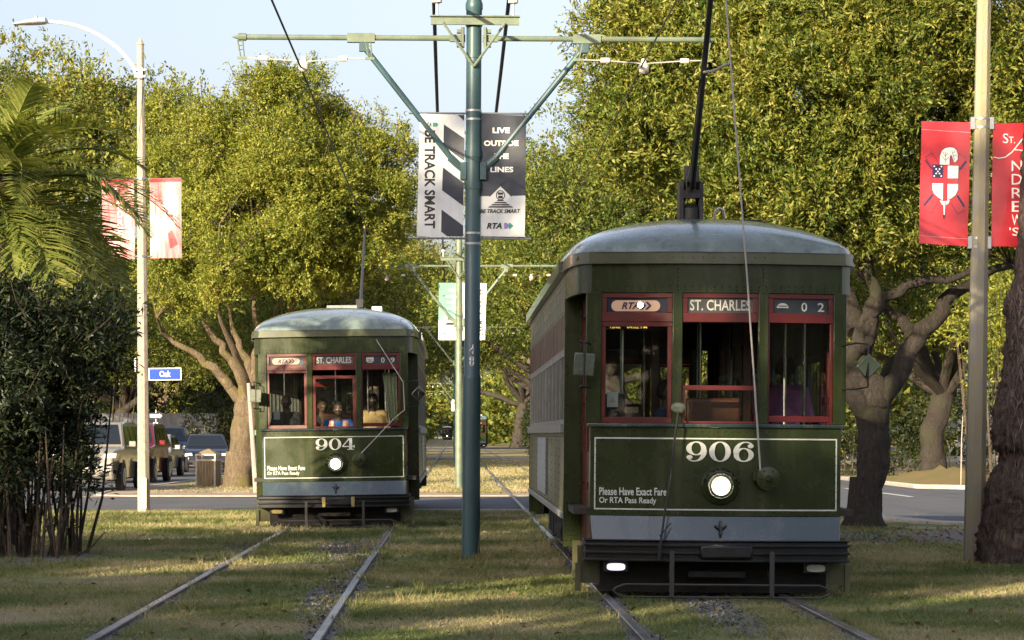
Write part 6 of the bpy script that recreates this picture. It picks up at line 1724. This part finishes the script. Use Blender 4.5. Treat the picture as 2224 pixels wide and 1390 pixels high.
# one way sign
sd = 103; p0 = P(339,1020,sd)
t = thing('traffic_sign', 'black one way arrow sign on a thin post behind the lamp post', 'traffic sign', (p0.x, sd, 0))
q = MB(); q.tube([(0,.03,-.05),(0,.03,2.4)],.03,8); q.build('post', M['strap'], t)
q = MB(); q.boxb(-.26,.24,-.01,.01,2.06,2.28); q.build('sign_plate', M['ink_black'], t)
q = MB(); q.prism([(-.23,2.11),(.12,2.11),(.12,2.075),(.225,2.17),(.12,2.265),(.12,2.23),(-.23,2.23)], -.016, -.0125); ar = q.build('arrow', M['ink_white'], t)
q = MB(); q.text('ONE WAY', -.20,.10,2.13,2.21,-.019,.02); q.build('lettering', M['ink_black'], t)
for k in range(3):
    q = MB(); q.boxb(-.11,.07,-.01,.01,1.74-.23*k,1.92-.23*k); lp = q.build('lower_plate', M['plate'], t)
    q = MB(); q.boxb(-.06,.02,-.0125,-.0105,1.77-.23*k,1.89-.23*k); q.build('symbol', M['ink_black'], lp)
# board fences
def fence(label, x0, x1, y, h, step=.15, seed=0):
    t = thing('board_fence', label, 'fence', ((x0+x1)/2, y, 0)); rg_ = random.Random(seed); q = MB(); x = x0-(x0+x1)/2; X1 = x1-(x0+x1)/2
    while x < X1:
        q.boxb(x+.004, x+step-.004, -.012+rg_.uniform(-.006,.006), .012, .05, h+rg_.uniform(-.03,.03)); x += step
    q.build('boards', M['fence'], t)
    q = MB()
    for z in (.35, h-.3): q.boxb(x0-(x0+x1)/2, X1, .012, .05, z, z+.09)
    q.build('rails', M['fence'], t)
    k = x0; q = MB()
    while k <= x1: q.boxb(k-(x0+x1)/2-.05,k-(x0+x1)/2+.05,.05,.15,-.1,h-.05); k += 2.4
    q.build('posts', M['fence'], t)
fence('tall grey wooden board fence behind the lamp post and parked cars', -19.5, -11.6, 133.5, 2.5, seed=1)
fence('grey board fence glimpsed beside the oak trunk behind the dark sedan', -11.2, -8.2, 138, 2.2, seed=2)
# pale house behind the right hand hedge
hx, hy = 31.3, 128
t = thing('house', 'white house glimpsed between the concrete post and the palm trunk', 'house', (hx, hy, 0))
q = MB(); q.boxb(-6,6,0,8,0,5.2); q.build('wall', mat('white_siding',(.55,.55,.52),.8,var=.08), t)
q = MB(); q.add([(-6.5,-.6,5.2),(6.5,-.6,5.2),(6.5,8.6,5.2),(-6.5,8.6,5.2),(-6.5,4,7.8),(6.5,4,7.8)], [(0,1,5,4),(1,2,5),(2,3,4,5),(3,0,4),(3,2,1,0)]); q.build('roof', M['fence'], t)
for x in (-3.6,0,3.6):
    q = MB(); frame_xz(q, x-.6, x+.6, 1.0, 2.9, .1, -.05, .02); wn = q.build('window', M['ink_white'], t)
    q = MB(); q.boxb(x-.5,x+.5,-.012,-.004,1.1,2.8); q.build('pane', M['carglass'], wn)
a = P(2090,1000,72); a.z = 0
q = MB(); q.tube([(0,0,-.05),(.02,0,1.3),(.06,.02,2.0)],[.020,.018,.012],6); o = q.build('garden_stake', M['concrete_post'], None); o.location = P(2087,1006,78)*1; o.location.z = 0; tag(o, 'thin pale stake standing left of the lichened post', 'stake')

# ------------------------------------------------------------------ parked cars
def car(label, px, pyb, D, yaw, col, kind, group='cars on the left roadway', coat=1.0, metal=.3):
    c = P(px, pyb, D)
    t = thing('parked_car', label, 'car', (c.x, D, 0), (0,0,R(yaw)), group)
    body = mat('car_paint', col, .28, metal=metal, coat=coat, var=.06)
    suv = kind == 'suv'; pick = kind == 'hatch'
    W = .96 if suv else .89; L_ = 4.9 if suv else 4.5; H = 1.80 if suv else 1.47
    belt = 1.12 if suv else .93; hood = 1.10 if suv else .88; cl = .24
    # profile from the front bumper (y=0) to the back (y=L)
    prof = [(0.05,cl+.06),(0.0,.45),(0.02,.62),(.10,hood-.16),(.22,hood-.06),(1.15,hood+.03),(1.30,hood+.06)]
    if suv: cab = [(1.30,hood+.04),(2.0,H-.05),(2.4,H),(4.3,H-.02),(4.75,belt+.1)]
    else: cab = [(1.30,hood+.05),(2.05,H-.03),(2.5,H),(3.2,H-.05),(4.0,belt+.08)]
    tail = [(L_-.12,belt+.02),(L_,belt-.15),(L_,.5),(L_-.05,cl+.05)]
    q = MB(); full = prof+[(L_-.5 if not suv else L_-.2,belt+.04)]+tail
    secs = []
    for (y,z) in full:
        e = min(1, (y+.02)/.55, (L_-y+.02)/.55); w_ = W*(.80+.20*max(0,e)**.5)
        secs.append((y,z,w_))
    n = len(secs); vs = []
    for y,z,w_ in secs: vs += [(-w_+.05 if z > .8 else -w_,y,z),(w_-.05 if z > .8 else w_,y,z)]
    fs = [(2*i,2*i+1,2*i+3,2*i+2) for i in range(n-1)]
    cy = [(i) for i in range(n)]
    fs += [tuple(2*i for i in range(n)), tuple(2*i+1 for i in range(n))[::-1], (0, 2*(n-1), 2*(n-1)+1, 1)]
    q.add(vs, fs)
    b_ = q.build('body', body, t, smooth=40, bevel=.05)
    q = MB(); n = len(cab); vs = []
    for y,z in cab:
        f = (z-belt)/(H-belt); w_ = (W-.06)*(1-.20*max(0,f)); vs += [(-w_,y,z),(w_,y,z)]
    vs += [(-(W-.05),cab[-1][0],belt-.05),(W-.05,cab[-1][0],belt-.05),(-(W-.05),cab[0][0],belt-.05),(W-.05,cab[0][0],belt-.05)]
    fs = [(2*i,2*i+1,2*i+3,2*i+2) for i in range(n-1)]
    fs += [tuple([2*i for i in range(n)]+[2*n,2*n+2]), tuple([2*i+1 for i in range(n)]+[2*n+1,2*n+3])[::-1]]
    q.add(vs, fs); q.build('cabin', body, t, smooth=40, bevel=.04)
    # glass set into the cabin
    def cabw(z): return (W-.06)*(1-.20*max(0,(z-belt)/(H-belt)))
    (ya,za),(yb,zb) = cab[0],cab[1]
    q = MB(); k0, k1 = .10, .94; w0, w1 = cabw(za)-.09, cabw(zb)-.10
    A = lambda f: (ya+(yb-ya)*f, za+(zb-za)*f)
    nrm = Vector((0, -(zb-za), (yb-ya))).normalized()*.012
    p = [Vector((-w0,*A(k0))),Vector((w0,*A(k0))),Vector((w1,*A(k1))),Vector((-w1,*A(k1)))]; q.flat([v+nrm for v in p]); q.build('windscreen', M['carglass'], t)
    for s in (-1,1):
        for (y0,y1) in ((1.75,2.62),(2.72,3.55 if not suv else 3.5),(3.62,4.35) if suv else (3.6,3.6)):
            if y1-y0 < .1: continue
            zt = H-.13; zb_ = belt+.06
            q = MB(); x0 = (cabw(zb_)+.010)*s; x1 = (cabw(zt)+.010)*s
            f0 = y0+ (.32 if y0 < 1.8 else 0); f1 = y1-(.25 if (not suv and y1 > 3.4) else 0)
            pts = [(x0,y0,zb_),(x0,y1,zb_),(x1,f1,zt),(x1,f0,zt)]; q.flat(pts if s > 0 else pts[::-1]); q.build('side_window', M['carglass'], t)
    for s in (-1,1):
        for y in (.92, L_-.95):
            r = .37 if suv else .33
            q = MB(); q.lathe([(r+.06,0),(r+.06,.004)], (s*(W-.012),y,r+.02), (s,0,0), 24); q.build('wheel_arch', M['plastic'], t)
            q = MB(); q.lathe([(r*.6,-.20),(r,-.18),(r,-.01),(r*.95,.012),(r*.62,.014)], (s*(W-.004),y,r), (s,0,0), 24); tw = q.build('wheel', M['tyre'], t)
            q = MB(); q.lathe([(r*.64,.0),(r*.62,.02),(r*.2,.012),(.02,.02)], (s*(W-.004),y,r), (s,0,0), 24)
            for k in range(5):
                a = k*2*math.pi/5; q.obox((s*(W+.018),y+r*.36*math.cos(a),r+r*.36*math.sin(a)), (.012,r*.5,.05), Matrix.Rotation(a,3,'X'))
            q.build('rim', M['rim'], tw)
        q = MB(); x = s*(W*.80-.03); q.prism([(x-.17,hood-.26),(x+.14,hood-.24),(x+.17*(1 if s > 0 else .6),hood-.12),(x-.15,hood-.14)], .045, .16); q.build('headlight', M['carlamp'], t, bevel=.015)
        q = MB(); q.boxb(min(s*(W+.02),s*(W+.20)),max(s*(W+.02),s*(W+.20)),1.60,1.70,belt+.02,belt+.17); q.boxb(min(s*(W-.08),s*(W+.05)),max(s*(W-.08),s*(W+.05)),1.62,1.67,belt+.02,belt+.06); q.build('wing_mirror', body, t, bevel=.03)
        q = MB(); x = s*W*.62; q.prism([(x-.12,.40),(x+.12,.40),(x+.12,.50),(x-.12,.50)], -.006, .05); q.build('fog_lamp', M['plastic'], t)
    q = MB()
    q.prism([(-.42,.52),(.42,.52),(.48,hood-.22),(-.48,hood-.22)], .025, .09); gr = q.build('grille', M['plastic'], t)
    q = MB()
    for k in range(3): z = .56+k*(hood-.80)/2.4; q.boxb(-.42,.42,.008,.024,z,z+.03)
    q.build('grille_bar', M['chrome'], gr)
    q = MB(); q.boxb(-.55,.55,-.012,.03,.27,.40); q.build('bumper_intake', M['plastic'], t)
    q = MB(); q.boxb(-.16,.16,-.026,-.014,.40,.50); q.build('number_plate', M['plate'], t)
    return t
car('silver grey tall utility car half hidden by the thicket', 176, 1070, 69, -2, (.30,.28,.24), 'suv')
car('dark red car with chrome grille behind the lamp post', 258, 1050, 80.5, -2, (.16,.008,.012), 'suv')
car('small silver sedan right of the red car', 306, 1042, 92, -3, (.36,.38,.40), 'sedan')
car('dark blue hatchback in the middle of the roadway behind the silver sedan', 362, 1022, 116, 6, (.02,.05,.14), 'suv')
car('dark navy sedan facing forward behind the litter bin', 450, 1031, 103, 6, (.014,.018,.034), 'sedan')
car('blue car just showing between the oak trunk and streetcar 904', 566, 1010, 113, 3, (.02,.08,.26), 'suv')

# ------------------------------------------------------------------ people
def capsule(mb, a, b, r0, r1, n=10):
    a = Vector(a); b = Vector(b); mb.tube([a,b],[r0,r1],n); mb.ball(a,r0,n,6); mb.ball(b,r1,n,6)
def figure(name, label, parent_loc, face, skin, shirt, hair_c, vest=None, trousers=(.03,.03,.05), bald=False, hands='lap', tilt=0.0, longhair=False):
    t = thing(name, label, 'person', parent_loc, (0, 0, face))
    mb = MB()
    # seated figure, hip joint at the origin, facing -y
    capsule(mb, (-.09,0,.02), (.09,0,.02), .125, .125); capsule(mb, (0,.01,.05), (0,.0,.30), .135, .145)
    capsule(mb, (-.10,0,.34), (.10,0,.34), .125, .125); capsule(mb, (-.165,.01,.46), (.165,.01,.46), .062, .062); capsule(mb, (0,0,.36), (0,.01,.47), .12, .075)
    capsule(mb, (0,.01,.46), (0,-.01,.58), .062, .056)
    hz = .668; mb.ball((0,-.012,hz+.025), (.076,.095,.102), 16, 12); mb.ball((0,-.032,hz-.045), (.057,.066,.058), 14, 10)
    mb.ball((0,-.105,hz-.012), (.014,.022,.024), 8, 6); mb.ball((0,-.098,hz-.03), (.019,.016,.012), 8, 6)
    mb.ball((0,-.092,hz-.058), (.024,.012,.010), 8, 6); mb.ball((0,-.085,hz+.025), (.055,.018,.012), 10, 6)
    for s in (-1,1):
        mb.ball((s*.078,.0,hz), (.013,.022,.032), 8, 6)
        sh_ = (s*.185,.01,.45); el = (s*.235,-.03,.20); wr = (s*.12,-.27,.16) if hands == 'lap' else (s*.12,-.20,.22)
        capsule(mb, sh_, el, .055, .045); capsule(mb, el, wr, .044, .030)
        w_ = Vector(wr); mb.ball(w_+Vector((-s*.02,-.055,-.01)), (.040,.052,.020), 10, 6)
        for k in range(4):
            f0 = w_+Vector((-s*(.045-.022*k)-0, -.10, -.008)); f1 = f0+Vector((0,-.035-.008*(k in (1,2)),-.012)); f2 = f1+Vector((0,-.018,-.026)); capsule(mb, f0, f1, .0105, .010, 6); capsule(mb, f1, f2, .010, .009, 6)
        capsule(mb, w_+Vector((-s*.045,-.03,.0)), w_+Vector((-s*.072,-.075,.004)), .012, .010, 6)
        kn = -.42 if hands == 'lap' else -.27; capsule(mb, (s*.09,-.02,.01), (s*.12,kn,-.02), .085, .060); capsule(mb, (s*.12,kn,-.03), (s*.12,kn+.10,-.40), .058, .042); capsule(mb, (s*.12,kn+.10,-.42), (s*.12,kn-.02,-.43), .04, .035)
    me0 = bpy.data.meshes.new('body'); me0.from_pydata([tuple(v) for v in mb.v], [], mb.f)
    o = link('body', me0, t)
    rm = o.modifiers.new('r','REMESH'); rm.mode = 'VOXEL'; rm.voxel_size = .0095
    sm_ = o.modifiers.new('s','SMOOTH'); sm_.factor = .5; sm_.iterations = 2
    dg = bpy.context.evaluated_depsgraph_get(); me = bpy.data.meshes.new_from_object(o.evaluated_get(dg)); o.modifiers.clear(); o.data = me; me.name = 'body'
    me.shade_smooth(); me.materials.clear()
    for m in (mat('skin', skin, .5, var=.06, vscale=8), mat('eye_white', (.6,.58,.55), .3), mat('dark_hair', hair_c, .8), mat('lips', tuple(c*.62 for c in skin), .5)): me.materials.append(m)
    co = np.array([v.co[:] for v in me.vertices])
    for p in me.polygons:
        c = p.center
        if c.y < -.07:
            if abs(abs(c.x)-.031) < .013 and abs(c.z-(hz+.010)) < .006: p.material_index = 2 if abs(abs(c.x)-.031) < .006 else 1
            elif abs(abs(c.x)-.033) < .02 and abs(c.z-(hz+.033)) < .006: p.material_index = 2
            elif abs(c.x) < .024 and abs(c.z-(hz-.058)) < .007: p.material_index = 3
    def garment(nm, test, off, m):
        idx = [p for p in me.polygons if test(p.center)]
        used = {}; vs = []; fs = []
        for p in idx:
            f = []
            for vi in p.vertices:
                if vi not in used:
                    v = me.vertices[vi]; used[vi] = len(vs); vs.append(v.co+v.normal*off)
                f.append(used[vi])
            fs.append(f)
        if not fs: return
        gm = bpy.data.meshes.new(nm); gm.from_pydata([tuple(v) for v in vs], [], fs); gm.materials.append(m); gm.shade_smooth(); g_ = link(nm, gm, t)
        sd_ = g_.modifiers.new('t','SOLIDIFY'); sd_.thickness = .005; return g_
    def torso(c): return -.02 < c.z < .53 and (c.z < .50 or abs(c.x) > .06 or c.y > .03) and c.y > -.24 and (abs(c.x) < .30)
    garment('shirt', lambda c: torso(c) and not (c.z < .12 and c.y < -.13), .009, mat('shirt_cloth', shirt, .85, var=.12, vscale=9))
    garment('trousers', lambda c: c.z < .11 and -.40 < c.z and not (c.z > .10 and c.y < -.2) and not (abs(c.y+.30) < .12 and c.z > .12), .011, mat('trouser_cloth', trousers, .9))
    if vest:
        garment('safety_vest', lambda c: .02 < c.z < .495 and abs(c.x) < .15 and (c.y > .02 or abs(c.x) > .062) and (c.z < .475 or abs(c.x) > .07) and c.y > -.16, .018, vest[0])
        garment('reflective_band', lambda c: .02 < c.z < .49 and .075 < abs(c.x) < .115 and c.y > -.16, .024, vest[1])
        garment('vest_panel', lambda c: .02 < c.z < .30 and .02 < abs(c.x) < .07 and c.y < .0, .021, vest[2])
        q = MB(); q.boxb(.055,.135,-.185,-.18,.19,.27); q.build('badge', M['ink_white'], t)
    if not bald:
        garment('hair', lambda c: c.z > hz-.03 and (c.y > -.02+.30*max(0,(hz+.075-c.z)) or c.z > hz+.085) and abs(c.x) < .095 and not (c.y < -.072 and c.z < hz+.08), .010 if not longhair else .02, me.materials[2])
    garment('beard', lambda c: c.z < hz-.045 and c.z > hz-.125 and c.y < -.03 and not (abs(c.x) < .026 and c.z > hz-.068), .003, me.materials[2]) if vest else None
    if tilt: t.rotation_euler = (tilt, 0, face)
    return t
vo = mat('vest_orange', (.95,.20,.07), .6); vs_ = mat('vest_silver', (.55,.55,.55), .4); vy = mat('vest_yellow', (.50,.62,.03), .6)
def in4(px, py, yl): p = P(px, py, 42+yl); return (p.x, p.y, p.z)
# driver of 904 (head centre near 736,888 in the photo)
h4 = in4(736, 888, .40); figure('person', 'bearded streetcar driver in blue shirt with orange and yellow vest behind the middle front window', (h4[0], h4[1], h4[2]-.69), 0, (.095,.045,.027), (.014,.11,.42), (.01,.008,.007), (vo, vs_, vy), hands='chest')
h4 = in4(809, 868, .95); figure('person', 'passenger in tan shirt standing dark behind the right window of streetcar 904', (h4[0], h4[1], h4[2]-.69), .15, (.05,.028,.02), (.40,.27,.13), (.008,.007,.006))
h4 = in4(622, 872, .75); figure('person', 'passenger with bare head behind the left window of streetcar 904', (h4[0], h4[1], h4[2]-.69), -.3, (.18,.09,.06), (.02,.02,.025), (.01,.008,.007), bald=True)
h4 = in4(700, 880, 1.3); figure('person', 'passenger in dark clothes seated behind the driver of streetcar 904', (h4[0], h4[1], h4[2]-.69), .4, (.12,.06,.04), (.03,.03,.035), (.01,.008,.007))
h4 = in4(648, 925, .8); figure('person', 'small passenger low at the left window of streetcar 904', (h4[0], h4[1], h4[2]-.69), .3, (.30,.17,.12), (.05,.05,.06), (.03,.02,.012))
def in6(px, py, yl): p = P(px, py, 24.1+yl); return (p.x, p.y, p.z)
h6 = in6(1446, 850, 1.1); figure('person', 'rider in dark blue jacket seen in silhouette behind the left window of streetcar 906', (h6[0], h6[1], h6[2]-.69), 1.2, (.08,.045,.03), (.03,.05,.10), (.008,.007,.006))
h6 = in6(1706, 800, 2.6); figure('person', 'rider in pink violet shirt turned away behind the right window of streetcar 906', (h6[0], h6[1], h6[2]-.69), 2.7, (.03,.018,.012), (.75,.30,.78), (.008,.007,.006), longhair=True)
